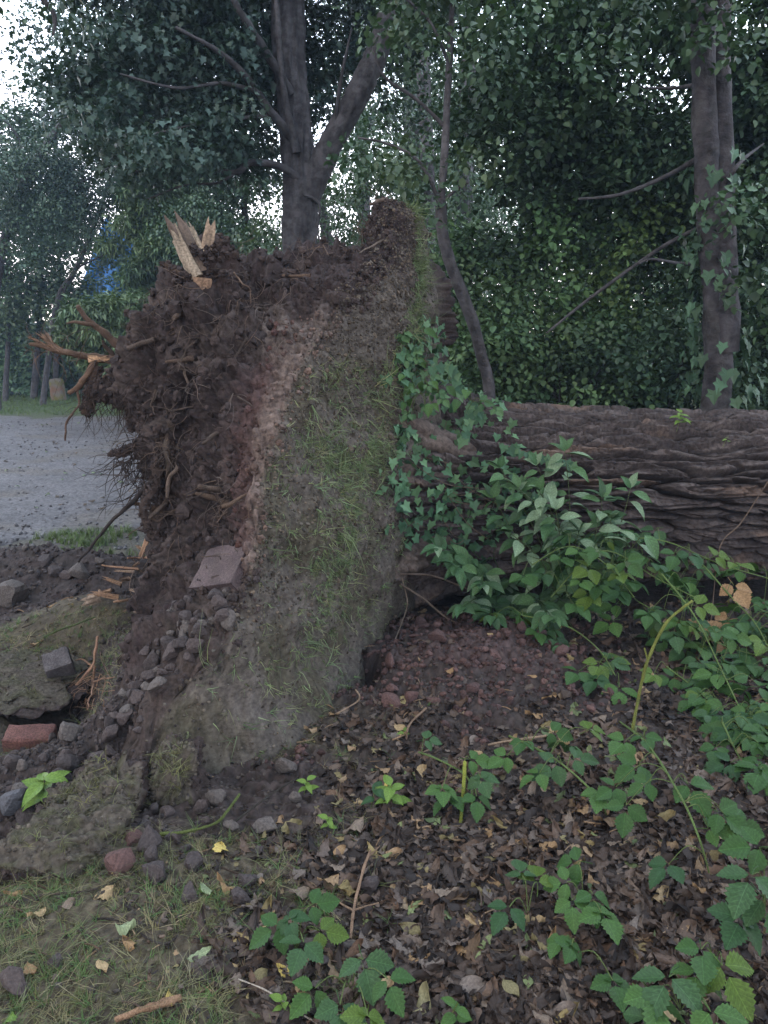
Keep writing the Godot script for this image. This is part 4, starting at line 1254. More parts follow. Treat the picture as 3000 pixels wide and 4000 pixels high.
func build_grass() -> void:
	rng.seed = 66
	for kind in 4:
		var blades := tuft([8, 7, 8, 12][kind], [0.03, 0.045, 0.042, 0.09][kind], [1.5, 1.1, 2.3, 0.7][kind], [0.0022, 0.0026, 0.0026, 0.006][kind], 150 + kind)
		var places: Array[Transform3D] = []
		var tints: Array[Color] = []
		var tries := 0
		while places.size() < [2300, 800, 1300, 3000][kind] and tries < 60000:
			tries += 1
			var x := 0.0
			var z := 0.0
			if kind < 3:
				z = -1.15 - 2.9 * rng.randf()
				x = rr(-0.78, 0.2) * (-z) * 0.9
				var want := turfness(x, z) * (1 - soilness(x, z)) * (0.3 + 0.7 * smoothstep(-0.35, 0.35, noise_a.get_noise_2d(x * 22, z * 22) + 0.1))
				if x < -1.2 and z < -3.0: want = 0.9 if land(x, z) > -0.04 else 0.0
				if rng.randf() > want: continue
			else:
				if rng.randf() < 0.8:
					z = -17.4 - 6.5 * rng.randf()
					x = -0.2 * (-z) - rr(0, 9)
				else:
					z = -5.5 - rr(0.0, 0.95)
					x = -1.2 - rr(0.0, 1.7)
					if noise_a.get_noise_2d(x * 9, z * 9) < rr(-0.1, 0.3): continue
			var up := Vector3(rr(-0.7, 0.7), 1, rr(-0.7, 0.7)).normalized() if kind < 3 else Vector3(rr(-0.3, 0.3), 1, rr(-0.3, 0.3)).normalized()
			var b := Basis(Vector3.UP, rng.randf() * TAU)
			b = Basis(Quaternion(Vector3.UP, up)) * b
			places.append(Transform3D(b.scaled(Vector3.ONE * rr(0.6, 1.25)), Vector3(x, ground_y(x, z) - 0.002, z)))
			var c := Color(0.105, 0.12, 0.052).lerp(Color(0.24, 0.20, 0.12), rng.randf() * (1.0 if kind == 2 else 0.5))
			if kind == 1: c = Color(0.085, 0.15, 0.05)
			elif kind == 3: c = Color(0.11, 0.155, 0.055)
			tints.append(vary(c, 0.3, 0.08))
		var o := scatter("grass", blades, M.grass, places, tints)
		tag(o, ["short trodden grass on the turf at the left", "fresher green grass blades on the turf", "flattened dry grass on the turf", "green grass verge beyond the path"][kind])

# a twig or stick lying or standing free
func stick(pts: Array, r0: float, r1: float, col: Color, label: String, category := "twig", called := "twig", side := []) -> void:
	var o := base(called, pts[0])
	tag(o, label, category)
	var b := MB.new()
	var line := smooth_path(pts, 6)
	for k in line.size(): line[k] -= o.position
	tube(b, line, r0, r1, 8, col, 0.6, 420)
	for k in b.c.size():
		b.c[k] = b.c[k] * (1 + 0.5 * noise_a.get_noise_3dv(b.v[k] * 130))
	put("stem", b.mesh(), M.root, o)
	for s: Array in side:
		var q := MB.new()
		var l2 := smooth_path(s, 5)
		for k in l2.size(): l2[k] -= o.position
		tube(q, l2, r1 * 0.9, r1 * 0.5, 6, col, 0.4, 70)
		put("side_shoot", q.mesh(), M.root, o)

func build_twigs() -> void:
	stick([Vector3(-0.645, 0.008, -1.554), Vector3(-0.581, 0.025, -1.568), Vector3(-0.506, 0.008, -1.616)], 0.007, 0.011, Color(0.30, 0.185, 0.115), "thick orange brown broken stick at the bottom of the turf", "stick", "stick")
	stick([Vector3(-0.091, 0.006, -1.800), Vector3(-0.085, 0.040, -1.889), Vector3(-0.062, 0.059, -2.026), Vector3(-0.043, 0.045, -2.136)], 0.0045, 0.004, Color(0.30, 0.20, 0.135), "thin tan twig with a forked end pointing away in the litter", "twig", "twig", [[Vector3(-0.087, 0.036, -1.888), Vector3(-0.052, 0.032, -1.908), Vector3(-0.015, 0.028, -1.927)], [Vector3(-0.087, 0.036, -1.888), Vector3(-0.126, 0.028, -1.927), Vector3(-0.154, 0.019, -1.977)], [Vector3(-0.049, 0.047, -2.106), Vector3(-0.031, 0.036, -2.144), Vector3(-0.005, 0.030, -2.194)]])
	stick([Vector3(-0.369, 0.023, -1.660), Vector3(-0.291, 0.036, -1.612), Vector3(-0.223, 0.030, -1.569), Vector3(-0.154, 0.012, -1.535)], 0.0018, 0.0022, Color(0.46, 0.40, 0.33), "long pale straw stalk at the bottom edge", "stalk", "straw_stalk")
	stick([Vector3(-0.736, 0.015, -2.262), Vector3(-0.635, 0.038, -2.247), Vector3(-0.552, 0.048, -2.280), Vector3(-0.521, 0.055, -2.363), Vector3(-0.505, 0.058, -2.425)], 0.006, 0.004, Color(0.12, 0.15, 0.05), "mossy green twig below the plate's lower corner", "twig", "twig")
	stick([Vector3(-0.550, 0.019, -2.233), Vector3(-0.485, 0.028, -2.337), Vector3(-0.406, 0.040, -2.442), Vector3(-0.323, 0.029, -2.573)], 0.0035, 0.003, Color(0.055, 0.05, 0.042), "dark thin twig lying along the foot of the plate")
	stick([Vector3(-0.211, 0.016, -3.102), Vector3(-0.125, 0.051, -3.141), Vector3(-0.107, 0.073, -3.156), Vector3(-0.126, 0.094, -3.181)], 0.004, 0.003, Color(0.34, 0.25, 0.18), "bent pale twig hooked up beside the dark gap")
	stick([Vector3(0.181, 0.050, -3.089), Vector3(0.117, 0.058, -2.958), Vector3(0.096, 0.055, -2.896), Vector3(0.092, 0.015, -2.887)], 0.005, 0.004, Color(0.27, 0.185, 0.13), "crooked brown twig standing on the bare mound")
	stick([Vector3(0.206, 0.015, -2.570), Vector3(0.296, 0.018, -2.621), Vector3(0.411, 0.030, -2.706), Vector3(0.552, 0.018, -2.796)], 0.004, 0.003, Color(0.15, 0.10, 0.075), "brown twig lying behind the short mossy stick")
	stick([Vector3(0.665, 0.023, -2.899), Vector3(0.507, 0.024, -2.858), Vector3(0.392, 0.012, -2.835)], 0.005, 0.004, Color(0.36, 0.26, 0.18), "pale broken twig at the front of the bare mound")
	stick([Vector3(0.259, 0.004, -2.321), Vector3(0.273, 0.018, -2.420), Vector3(0.279, 0.095, -2.440), Vector3(0.283, 0.164, -2.460)], 0.007, 0.006, Color(0.25, 0.285, 0.06), "short stick crusted with yellow green lichen", "stick", "lichen_stick")
	stick([Vector3(1.047, 0.006, -2.987), Vector3(1.081, 0.191, -3.020), Vector3(1.116, 0.303, -3.050), Vector3(1.197, 0.439, -3.100), Vector3(1.318, 0.518, -3.150)], 0.007, 0.006, Color(0.20, 0.22, 0.06), "long slanting stick crusted with yellow lichen", "stick", "lichen_stick", [[Vector3(1.113, 0.286, -3.050), Vector3(1.097, 0.340, -3.060)]])
	stick([Vector3(-1.776, 0.095, -3.806), Vector3(-1.700, 0.125, -3.833), Vector3(-1.627, 0.149, -3.838), Vector3(-1.532, 0.176, -3.885)], 0.005, 0.005, Color(0.09, 0.115, 0.05), "greenish twig across the turf edge by the pit")
	stick([Vector3(-0.555, 0.007, -1.861), Vector3(-0.597, 0.018, -1.782), Vector3(-0.740, 0.013, -1.873), Vector3(-0.825, 0.005, -1.892)], 0.0035, 0.003, Color(0.06, 0.05, 0.045), "dark curved twig lying on the turf")
	stick([Vector3(-1.102, 0.015, -1.925), Vector3(-1.000, 0.020, -1.967), Vector3(-0.873, 0.019, -1.987), Vector3(-0.794, 0.018, -2.038)], 0.004, 0.003, Color(0.075, 0.06, 0.05), "dark twig lying at the left edge of the turf")
	stick([Vector3(0.092, 0.273, -4.150), Vector3(0.212, 0.180, -4.200), Vector3(0.355, 0.073, -4.150), Vector3(0.435, 0.078, -4.027)], 0.006, 0.004, Color(0.19, 0.145, 0.115), "bare stem slanting down beneath the trunk's root flare")
	stick([Vector3(0.093, 0.317, -4.200), Vector3(0.267, 0.294, -4.250), Vector3(0.418, 0.225, -4.300), Vector3(0.488, 0.190, -4.320)], 0.006, 0.004, Color(0.17, 0.13, 0.105), "bare stem reaching right beneath the trunk's root flare")
	stick([Vector3(0.101, 0.290, -4.200), Vector3(0.132, 0.169, -4.150), Vector3(0.105, 0.078, -4.100), Vector3(0.049, 0.089, -3.732)], 0.004, 0.003, Color(0.22, 0.17, 0.13), "thin bare stem hanging in the hollow by the plate")
	stick([Vector3(2.167, 0.831, -4.300), Vector3(2.013, 0.601, -4.250), Vector3(1.888, 0.480, -4.200), Vector3(1.854, 0.169, -4.150), Vector3(1.639, 0.043, -3.661)], 0.004, 0.003, Color(0.17, 0.125, 0.095), "dry brown stem standing before the trunk at the right", "stem", "dry_stem")

# ---- plants with leaves one can tell apart
var bramble_shapes := []
var oval_shapes := []
var ivy_shapes := []

func leaf_part(plant: Node3D, shape: Mesh, mat: Material, at: Vector3, dir: Vector3, up: Vector3, size: float) -> void:
	put("leaf", shape, mat, plant, Transform3D(facing(dir, up).scaled(Vector3.ONE * size), at - plant.position))

# spots: where leaves sit; each hangs on a stalk that rises from the foot of the plant or from its cane
func bramble(label: String, foot: Vector3, spots: Array, size: float, seed_: int, cane := [], dry := 0.0) -> void:
	rng.seed = seed_
	var o := base("bramble", foot)
	tag(o, label, "bramble")
	var line := PackedVector3Array()
	if cane.size():
		line = smooth_path(cane, 8)
		var c := MB.new()
		var own := PackedVector3Array()
		for p in line: own.append(p - foot)
		tube(c, own, 0.0042, 0.0026, 6, Color(0.15, 0.22, 0.075), 0.3, 60)
		for k in 40:       # prickles
			var p := own[rng.randi() % own.size()]
			var d := rand_dir()
			tube(c, PackedVector3Array([p, p + d * 0.009]), 0.0013, 0.0003, 3, Color(0.22, 0.22, 0.11))
		put("cane", c.mesh(), M.root, o)
	else:
		line = PackedVector3Array([foot, foot + Vector3(0, 0.01, 0)])
	var st := MB.new()
	for s: Vector3 in spots:
		var near := line[0]
		for p in line:
			if p.distance_to(s) < near.distance_to(s): near = p
		var flat := s - near
		var mid := (near + s) * 0.5 + Vector3(0, 0.03 + flat.length() * 0.12, 0)
		st = MB.new()
		tube(st, smooth_path([near - foot, mid - foot, s - foot], 4), 0.0019, 0.0013, 5, Color(0.14, 0.19, 0.07))
		put("stalk", st.mesh(), M.root, o)
		var out := Vector3(flat.x, 0, flat.z)
		if out.length() < 0.02: out = Vector3(rr(-1, 1), 0, rr(-1, 1))
		var dir := (out.normalized() * 0.7 + Vector3(rr(-0.6, 0.6), rr(-0.35, 0.05), rr(-0.1, 0.9))).normalized()
		var up := Vector3(rr(-0.45, 0.45), 1, rr(0.0, 0.75))
		var mat: Material = M["bramble%d" % [0, 0, 1, 2, 4, 0, 3][rng.randi() % 7]]
		if rng.randf() < dry: mat = M["dead1"]
		leaf_part(o, bramble_shapes[rng.randi() % bramble_shapes.size()], mat, s, dir, up, size * rr(0.82, 1.18))

func build_brambles() -> void:
	for k in 6: bramble_shapes.append(bramble_leaf(k == 5, 200 + k))
	bramble("dark bramble sprout at the bottom centre, left of the big toothed one", Vector3(-0.236, -0.006, -1.776), [Vector3(-0.279, 0.089, -1.767), Vector3(-0.206, 0.100, -1.697), Vector3(-0.197, 0.114, -1.813), Vector3(-0.251, 0.107, -1.771), Vector3(-0.171, 0.077, -1.764)], 0.85, 1)
	bramble("bramble sprout with large toothed leaves at the bottom edge", Vector3(-0.081, -0.000, -1.634), [Vector3(-0.102, 0.094, -1.512), Vector3(-0.051, 0.127, -1.611), Vector3(0.009, 0.128, -1.550), Vector3(-0.037, 0.093, -1.481), Vector3(-0.169, 0.057, -1.596)], 1.0, 2)
	bramble("bramble sprout with five leaves in the open litter", Vector3(0.409, -0.003, -1.900), [Vector3(0.343, 0.087, -1.838), Vector3(0.397, 0.103, -1.944), Vector3(0.437, 0.093, -1.932)], 0.9, 3)
	bramble("bramble sprout right of the open litter by the oak leaf", Vector3(0.567, -0.003, -1.900), [Vector3(0.522, 0.084, -1.868), Vector3(0.591, 0.086, -1.817), Vector3(0.562, 0.129, -1.970), Vector3(0.582, 0.096, -1.881), Vector3(0.518, 0.107, -1.914)], 0.9, 4)
	bramble("small dark bramble sprout low in the litter", Vector3(0.506, -0.003, -1.757), [Vector3(0.493, 0.054, -1.738), Vector3(0.475, 0.045, -1.767), Vector3(0.571, 0.044, -1.634)], 0.75, 5)
	bramble("bramble with broad leaves in the lower right foreground", Vector3(0.724, -0.003, -1.583), [Vector3(0.620, 0.123, -1.508), Vector3(0.667, 0.149, -1.534), Vector3(0.735, 0.129, -1.458), Vector3(0.597, 0.105, -1.463)], 1.1, 6)
	bramble("bramble with one yellow leaf at the right foreground", Vector3(0.850, -0.003, -1.695), [Vector3(0.771, 0.159, -1.608), Vector3(0.809, 0.144, -1.574), Vector3(0.752, 0.125, -1.580)], 1.05, 7)
	bramble("large dark bramble cut off by the right edge", Vector3(1.075, -0.002, -1.890), [Vector3(0.952, 0.254, -1.752), Vector3(0.967, 0.217, -1.713), Vector3(0.913, 0.158, -1.710), Vector3(1.038, 0.235, -1.891)], 1.25, 8)
	var c1 := [Vector3(0.978, 0.064, -2.939), Vector3(0.953, 0.179, -2.544), Vector3(0.912, 0.235, -2.137), Vector3(0.912, 0.197, -1.985), Vector3(0.954, 0.079, -1.990)]
	bramble("arching green bramble cane running down across the litter", Vector3(1.014, 0.006, -3.049), [Vector3(0.869, 0.200, -2.539), Vector3(0.946, 0.197, -2.579), Vector3(0.782, 0.137, -2.238), Vector3(0.770, 0.156, -2.314), Vector3(0.960, 0.237, -2.199), Vector3(1.020, 0.199, -2.108), Vector3(0.985, 0.156, -2.089), Vector3(0.829, 0.117, -1.978), Vector3(0.860, 0.199, -2.272), Vector3(0.866, 0.199, -2.385), Vector3(1.064, 0.157, -2.109)], 1.0, 9, c1)
	bramble("low bramble between the bare mound and the arching cane", Vector3(0.604, -0.002, -2.597), [Vector3(0.663, 0.159, -2.581), Vector3(0.448, 0.126, -2.563), Vector3(0.546, 0.119, -2.459), Vector3(0.723, 0.126, -2.328), Vector3(0.768, 0.179, -2.657), Vector3(0.678, 0.146, -2.506), Vector3(0.518, 0.150, -2.630), Vector3(0.632, 0.159, -2.683), Vector3(0.612, 0.130, -2.503)], 0.95, 10, [Vector3(0.487, 0.102, -2.753), Vector3(0.616, 0.135, -2.524), Vector3(0.722, 0.097, -2.352), Vector3(0.762, 0.018, -2.365)], 0.06)
	bramble("bramble sprout around the short lichen stick", Vector3(0.296, -0.004, -2.453), [Vector3(0.311, 0.130, -2.533), Vector3(0.201, 0.095, -2.403), Vector3(0.340, 0.109, -2.447), Vector3(0.156, 0.118, -2.695), Vector3(0.320, 0.068, -2.397), Vector3(0.234, 0.057, -2.415)], 0.85, 11, [Vector3(0.134, 0.061, -2.703), Vector3(0.196, 0.109, -2.570), Vector3(0.299, 0.076, -2.501), Vector3(0.310, 0.008, -2.435)])
	# the thicket at the right, before the trunk
	rng.seed = 31
	var thick := [
		["bramble thicket in front of the trunk, nearest the lichen stick", Vector3(1.093, 0.018, -3.389), [Vector3(0.883, 0.281, -3.900), Vector3(1.166, 0.507, -4.000), Vector3(1.438, 0.383, -3.900), Vector3(1.558, 0.349, -3.700)], 18],
		["bramble thicket behind the arching cane at the right", Vector3(1.382, 0.020, -3.287), [Vector3(1.423, 0.439, -3.800), Vector3(1.524, 0.287, -3.600), Vector3(1.547, 0.128, -3.300), Vector3(1.545, -0.041, -2.900)], 20],
		["bramble thicket below the trunk at the right edge", Vector3(1.703, 0.040, -3.343), [Vector3(1.706, 0.454, -4.100), Vector3(1.838, 0.281, -3.900), Vector3(1.901, 0.177, -3.700), Vector3(1.913, -0.034, -3.400)], 22],
		["dark low bramble in the shade left of the lichen stick", Vector3(0.936, 0.038, -3.558), [Vector3(0.740, 0.178, -3.900), Vector3(0.939, 0.164, -3.800), Vector3(1.057, 0.118, -3.600), Vector3(1.094, 0.060, -3.400)], 12],
		["bramble at the right edge above the large dark one", Vector3(1.300, 0.000, -2.392), [Vector3(1.381, 0.084, -2.900), Vector3(1.396, 0.004, -2.750), Vector3(1.418, -0.023, -2.600), Vector3(1.459, -0.072, -2.500)], 13],
		["bramble arching over the trunk's shaded underside at the right", Vector3(1.830, 0.024, -4.322), [Vector3(1.297, 0.533, -4.200), Vector3(1.584, 0.506, -4.200), Vector3(1.886, 0.386, -4.150), Vector3(2.232, 0.294, -4.100)], 24],
		["dense bramble mass between the lichen stick and the right edge", Vector3(1.500, 0.027, -3.371), [Vector3(1.350, 0.255, -3.900), Vector3(1.521, 0.182, -3.750), Vector3(1.722, 0.118, -3.600), Vector3(1.950, 0.087, -3.500)], 26],
		["bramble hanging low over the litter at the right edge", Vector3(1.433, 0.004, -2.751), [Vector3(1.330, 0.107, -3.400), Vector3(1.473, 0.014, -3.300), Vector3(1.557, -0.021, -3.100), Vector3(1.697, -0.097, -3.000)], 19],
		["bramble climbing over the shrub in front of the trunk", Vector3(1.149, 0.023, -3.831), [Vector3(0.797, 0.430, -4.000), Vector3(0.991, 0.533, -4.000), Vector3(1.181, 0.445, -3.950), Vector3(1.307, 0.298, -3.850)], 17],
		["tangled bramble under the trunk at the far right", Vector3(1.753, 0.050, -3.765), [Vector3(1.425, 0.105, -4.100), Vector3(1.654, 0.007, -4.000), Vector3(1.816, -0.006, -3.900), Vector3(2.066, -0.016, -3.800)], 16]]
	for t in thick:
		var cane := smooth_path(t[2], 6)
		var spots := []
		for k in int(t[3]):
			var p := cane[rng.randi() % cane.size()] + Vector3(rr(-0.16, 0.16), rr(-0.2, 0.06), rr(-0.12, 0.16))
			p.y = maxf(p.y, ground_y(p.x, p.z) + 0.05)
			spots.append(p)
		var keep := rng.state
		bramble(t[0], t[1], spots, 1.2, 40 + int(t[3]), t[2], 0.02)
		rng.state = keep

# a shrub of thin twigs with pairs of pointed leaves
func shrub(label: String, called: String, foot: Vector3, tips: Array, mats: Array, size: float, gap: float, seed_: int, wood: Color, most := 300) -> void:
	rng.seed = seed_
	var o := base(called, foot)
	tag(o, label, "shrub")
	var made := 0
	var extra: Array[Transform3D] = []
	var tints: Array[Color] = []
	for t: Vector3 in tips:
		var mid := (foot * 0.45 + t * 0.55) + Vector3(rr(-0.06, 0.06), rr(0.02, 0.14), rr(-0.04, 0.08))
		var line := smooth_path([foot + Vector3(rr(-0.08, 0.08), 0, rr(-0.06, 0.06)), mid, t], 14)
		var b := MB.new()
		var own := PackedVector3Array()
		for p in line: own.append(p - foot)
		tube(b, own, 0.0045, 0.0016, 5, wood, 0.2, 40)
		put("twig", b.mesh(), M.root, o)
		var total := 0.0
		var next := 0.16
		for k in line.size() - 1:
			var d := (line[k + 1] - line[k])
			total += d.length()
			if total < next: continue
			next = total + gap * rr(0.75, 1.3)
			d = d.normalized()
			var side := d.cross(Vector3(rr(-0.3, 0.3), rr(0.3, 1), rr(-0.2, 1))).normalized()
			for s in [-1.0, 1.0]:
				if rng.randf() < 0.1: continue
				var dir: Vector3 = (side * s * 0.9 + d * 0.5 + Vector3(0, rr(-0.9, -0.1), rr(-0.1, 0.35))).normalized()
				var mat: Material = mats[rng.randi() % mats.size()]
				var sz := size * rr(0.65, 1.15)
				var at := line[k] + dir * 0.012
				if made < most:
					leaf_part(o, oval_shapes[rng.randi() % oval_shapes.size()], mat, at, dir, Vector3(rr(-0.5, 0.5), 1, rr(-0.1, 0.9)), sz)
					made += 1
		var end := (line[-1] - line[-4]).normalized()
		for s in [-0.6, 0.0, 0.6]:
			if made < most:
				leaf_part(o, oval_shapes[rng.randi() % oval_shapes.size()], mats[rng.randi() % mats.size()], line[-1], (end + Vector3(s, rr(-0.5, 0.1), rr(-0.2, 0.3))).normalized(), Vector3(rr(-0.4, 0.4), 1, rr(0, 0.8)), size * rr(0.6, 0.95))
				made += 1

func build_shrubs() -> void:
	for k in 5:
		rng.seed = 700 + k
		oval_shapes.append(leaf(1.0, rr(0.48, 0.58), 10, 0.0, 0.012, rr(0.12, 0.4), rr(0.1, 0.55), 0.45, 0.04))
	rng.seed = 12
	var tips := [Vector3(1.011, 1.002, -4.300), Vector3(0.859, 0.923, -4.300), Vector3(0.751, 0.801, -4.250), Vector3(1.361, 0.810, -4.200), Vector3(1.206, 0.758, -4.200), Vector3(0.618, 0.738, -4.300), Vector3(1.175, 0.625, -4.150), Vector3(1.296, 0.493, -4.100), Vector3(0.941, 0.703, -4.150), Vector3(1.063, 0.585, -4.100), Vector3(0.692, 0.572, -4.150), Vector3(0.858, 0.797, -4.200), Vector3(0.652, 0.910, -4.300), Vector3(1.235, 0.662, -4.100), Vector3(1.382, 0.609, -4.000), Vector3(0.995, 0.456, -4.000), Vector3(1.145, 0.409, -3.900), Vector3(0.780, 0.468, -4.050)]
	shrub("leafy shrub with pale pointed leaves sprawling up the trunk", "dogwood_shrub", Vector3(1.115, 0.004, -4.298), tips, [M.dogwood0, M.dogwood1, M.dogwood2, M.dogwood2, M.dogwood1, M.dogwood3], 0.125, 0.05, 3, Color(0.10, 0.13, 0.06))
	var low := [Vector3(0.297, 0.488, -4.150), Vector3(0.397, 0.388, -4.100), Vector3(0.429, 0.194, -4.000), Vector3(0.533, 0.310, -4.050), Vector3(0.650, 0.054, -3.850), Vector3(0.575, 0.160, -3.950), Vector3(0.775, 0.061, -3.800), Vector3(0.909, 0.069, -3.750), Vector3(0.865, 0.214, -3.800), Vector3(0.701, 0.352, -4.000), Vector3(0.785, 0.281, -3.900), Vector3(0.490, 0.466, -4.150), Vector3(1.001, 0.132, -3.750), Vector3(0.610, 0.506, -4.100)]
	shrub("drooping shrub with hanging pointed leaves beside the root flare", "dogwood_shrub", Vector3(0.836, -0.127, -5.108), low, [M.dogwood0, M.dogwood3, M.dogwood1, M.dogwood0, M.dogwood2], 0.125, 0.05, 4, Color(0.09, 0.15, 0.065))
	# dead curled leaves on the dry stem
	# sprigs: small fresh shoots
	for s in [
		["bright yellow green sprig among the rubble at the left", Vector3(-1.209, -0.010, -2.462), 0.16, 9, "fresh"],
		["fresh green sprig with narrow leaves in the litter below the mound", Vector3(0.009, 0.000, -2.433), 0.13, 8, "fresh"],
		["dark two leaved seedling beside the fresh green sprig", Vector3(-0.048, 0.000, -2.433), 0.12, 4, "bramble2"],
		["small bright sprig at the foot of the plate", Vector3(-0.294, -0.004, -2.535), 0.08, 6, "fresh"],
		["tiny green seedling on the front of the mound", Vector3(0.068, 0.003, -2.935), 0.06, 4, "fresh"],
		["bright green sprig growing on top of the trunk", Vector3(1.764, 1.092, -4.660), 0.13, 8, "fresh"],
		["small yellow green sprig lying on the trunk at the right", Vector3(2.034, 1.005, -4.620), 0.06, 3, "fresh"],
		["small pale seedling on the turf beside the pale green leaf", Vector3(-0.557, -0.002, -2.003), 0.05, 4, "fresh"],
		["little green seedling right of the open litter", Vector3(-0.185, -0.004, -1.920), 0.06, 5, "bramble1"],
		["star shaped green seedling in the bottom litter", Vector3(-0.261, -0.001, -1.593), 0.06, 5, "fresh"],
		["narrow green shoot in the litter at the bottom right", Vector3(0.155, -0.003, -1.562), 0.09, 5, "bramble1"],
		["small leafy shoot beneath the left end of the mound", Vector3(-0.202, -0.004, -2.320), 0.07, 5, "fresh"]]:
		rng.seed = hash(s[0])
		var o := base("green_sprig", s[1])
		tag(o, s[0], "seedling")
		var b := MB.new()
		var h: float = s[2]
		tube(b, PackedVector3Array([Vector3(0, -0.02, 0), Vector3(0.01, h * 0.4, 0.01), Vector3(0.02, h * 0.8, 0.02)]), 0.002, 0.001, 4, Color(0.17, 0.22, 0.06))
		put("stem", b.mesh(), M.root, o)
		for k in int(s[3]):
			var w := k * 2.4 + rr(-0.3, 0.3)
			var y := h * (0.25 + 0.55 * k / float(s[3]))
			put("leaf", oval_shapes[k % 5], M[s[4]], o, Transform3D(facing(Vector3(cos(w), rr(-0.1, 0.5), sin(w)), Vector3(0, 1, 0.3)).scaled(Vector3.ONE * h * rr(0.4, 0.6)), Vector3(0.015, y, 0.015)))

func build_ivy() -> void:
	for k in 5: ivy_shapes.append(ivy_leaf(900 + k))
	rng.seed = 71
	var o := base("ivy", Vector3(0.347, 0.714, -4.350))
	tag(o, "ivy covering the root flare between plate and trunk", "ivy")
	var extra: Array[Transform3D] = []
	var tints: Array[Color] = []
	var made := 0
	var tries := 0
	var spots := []
	while made + extra.size() < 760 and tries < 400000:
		tries += 1
		var p := Vector3.ZERO
		var n := Vector3.ZERO
		if rng.randf() < 0.55:
			var k := rng.randi() % trunk_n.size()
			p = trunk_v[k]; n = trunk_n[k]
			if p.x > 1.15 or n.z < -0.1 or p.y < 0.35: continue
			var want := smoothstep(1.05, 0.45, p.x + 0.35 * noise_a.get_noise_3dv(p * 16) + (0.22 if p.y < 0.5 else 0.0))
			if rng.randf() > want: continue
		else:
			var k := rng.randi() % plate_v.size()
			p = plate_v[k]; n = plate_n[k]
			if plate_u[k] > 1.75 or p.y < 0.45 or p.y > 1.75: continue
			var want := smoothstep(1.7, 0.9, plate_u[k] + 0.5 * noise_a.get_noise_3dv(p * 14)) * smoothstep(0.5, 0.9, p.y)
			if rng.randf() > want: continue
		p += n * rr(0.01, 0.07)
		var dir := (Vector3(rr(-0.5, 0.5), rr(-1.0, -0.1), 0) + rand_dir() * 0.4).normalized()
		var up := (n + rand_dir() * 0.45 + Vector3(0, 0.35, 0.35)).normalized()
		var size := rr(0.035, 0.072)
		var t := Transform3D(facing(dir, up).scaled(Vector3.ONE * size), p - o.position)
		if made < 300 and p.z > -4.75:
			put("leaf", ivy_shapes[rng.randi() % 5], M["ivy%d" % (rng.randi() % 3)], o, t)
			made += 1
			if made % 8 == 0: spots.append(p)
		else:
			extra.append(t)
			tints.append(vary(Color(0.055, 0.11, 0.058), 0.35, 0.08))
	var rest := scatter("leaves", ivy_shapes[0], M.ivy_rest, extra, tints, o)
	var b := MB.new()
	for k in spots.size() - 1:
		if spots[k].distance_to(spots[k + 1]) < 0.6:
			tube(b, smooth_path([spots[k] - o.position, (spots[k] + spots[k + 1]) * 0.5 + Vector3(0, -0.05, 0.02) - o.position, spots[k + 1] - o.position], 4), 0.003, 0.002, 4, Color(0.16, 0.12, 0.085))
	put("stems", b.mesh(), M.root, o)
	# trails that run out over the bark
	for s in [[[Vector3(0.699, 1.009, -4.550), Vector3(0.825, 0.966, -4.560), Vector3(0.966, 0.937, -4.570), Vector3(1.133, 0.901, -4.570)], "ivy trail creeping right along the upper bark"], [[Vector3(0.578, 1.167, -4.600), Vector3(0.515, 1.253, -4.550), Vector3(0.485, 1.177, -4.500), Vector3(0.456, 1.048, -4.450)], "ivy trail hanging at the left end of the trunk's top"], [[Vector3(0.131, 1.368, -4.400), Vector3(0.289, 1.469, -4.450), Vector3(0.399, 1.441, -4.500), Vector3(0.428, 1.310, -4.500)], "ivy trail high on the plate's right side"]]:
		var v := base("ivy_trail", s[0][0])
		tag(v, s[1], "ivy")
		var q := MB.new()
		var line := smooth_path(s[0], 8)
		var own := PackedVector3Array()
		for p in line: own.append(p - v.position)
		tube(q, own, 0.003, 0.002, 4, Color(0.2, 0.16, 0.1))
		put("stem", q.mesh(), M.root, v)
		for k in range(1, line.size(), 2):
			put("leaf", ivy_shapes[k % 5], M["ivy%d" % (k % 3)], v, Transform3D(facing(Vector3(rr(-0.5, 0.5), -0.8, 0.3), Vector3(rr(-0.3, 0.3), 0.5, 1)).scaled(Vector3.ONE * rr(0.05, 0.075)), own[k] + Vector3(0, 0, 0.03)))
	# big soft leaves and seedlings rooted in the turf face above the ivy
	for s in [["nettle like plant with broad leaves on the plate's right shoulder", Vector3(0.130, 1.596, -4.420), 0.09, 7], ["leafy weed above the ivy on the plate", Vector3(0.263, 1.367, -4.420), 0.08, 9], ["small weed with round leaves beside the bark flake", Vector3(0.196, 1.318, -4.380), 0.07, 8], ["broad pale leaved weed hanging over the trunk's left end", Vector3(0.509, 1.262, -4.500), 0.085, 5], ["leafy weed on the plate's shoulder under the hanging grass", Vector3(0.184, 1.444, -4.420), 0.07, 9]]:
		rng.seed = hash(s[0])
		var w := base("weed", s[1])
		tag(w, s[0], "weed")
		var st := MB.new()
		for k in int(s[3]):
			var d := (rand_dir() + Vector3(0.3, -0.3, 1.0)).normalized()
			var e := d * rr(0.05, 0.17) + Vector3(rr(-0.06, 0.06), rr(-0.08, 0.08), 0)
			tube(st, smooth_path([Vector3.ZERO, e * 0.6 + Vector3(0, 0.03, 0), e], 3), 0.002, 0.0012, 4, Color(0.12, 0.17, 0.06))
			put("leaf", oval_shapes[k % 5] if k % 2 else bramble_shapes[k % 5], M[["dogwood1", "bramble1", "dogwood0", "bramble0"][k % 4]], w, Transform3D(facing(d + Vector3(0, -0.5, 0), Vector3(0, 0.6, 1)).scaled(Vector3.ONE * float(s[2]) * (1.0 if k % 2 else 8.0) * rr(0.8, 1.2)), e))
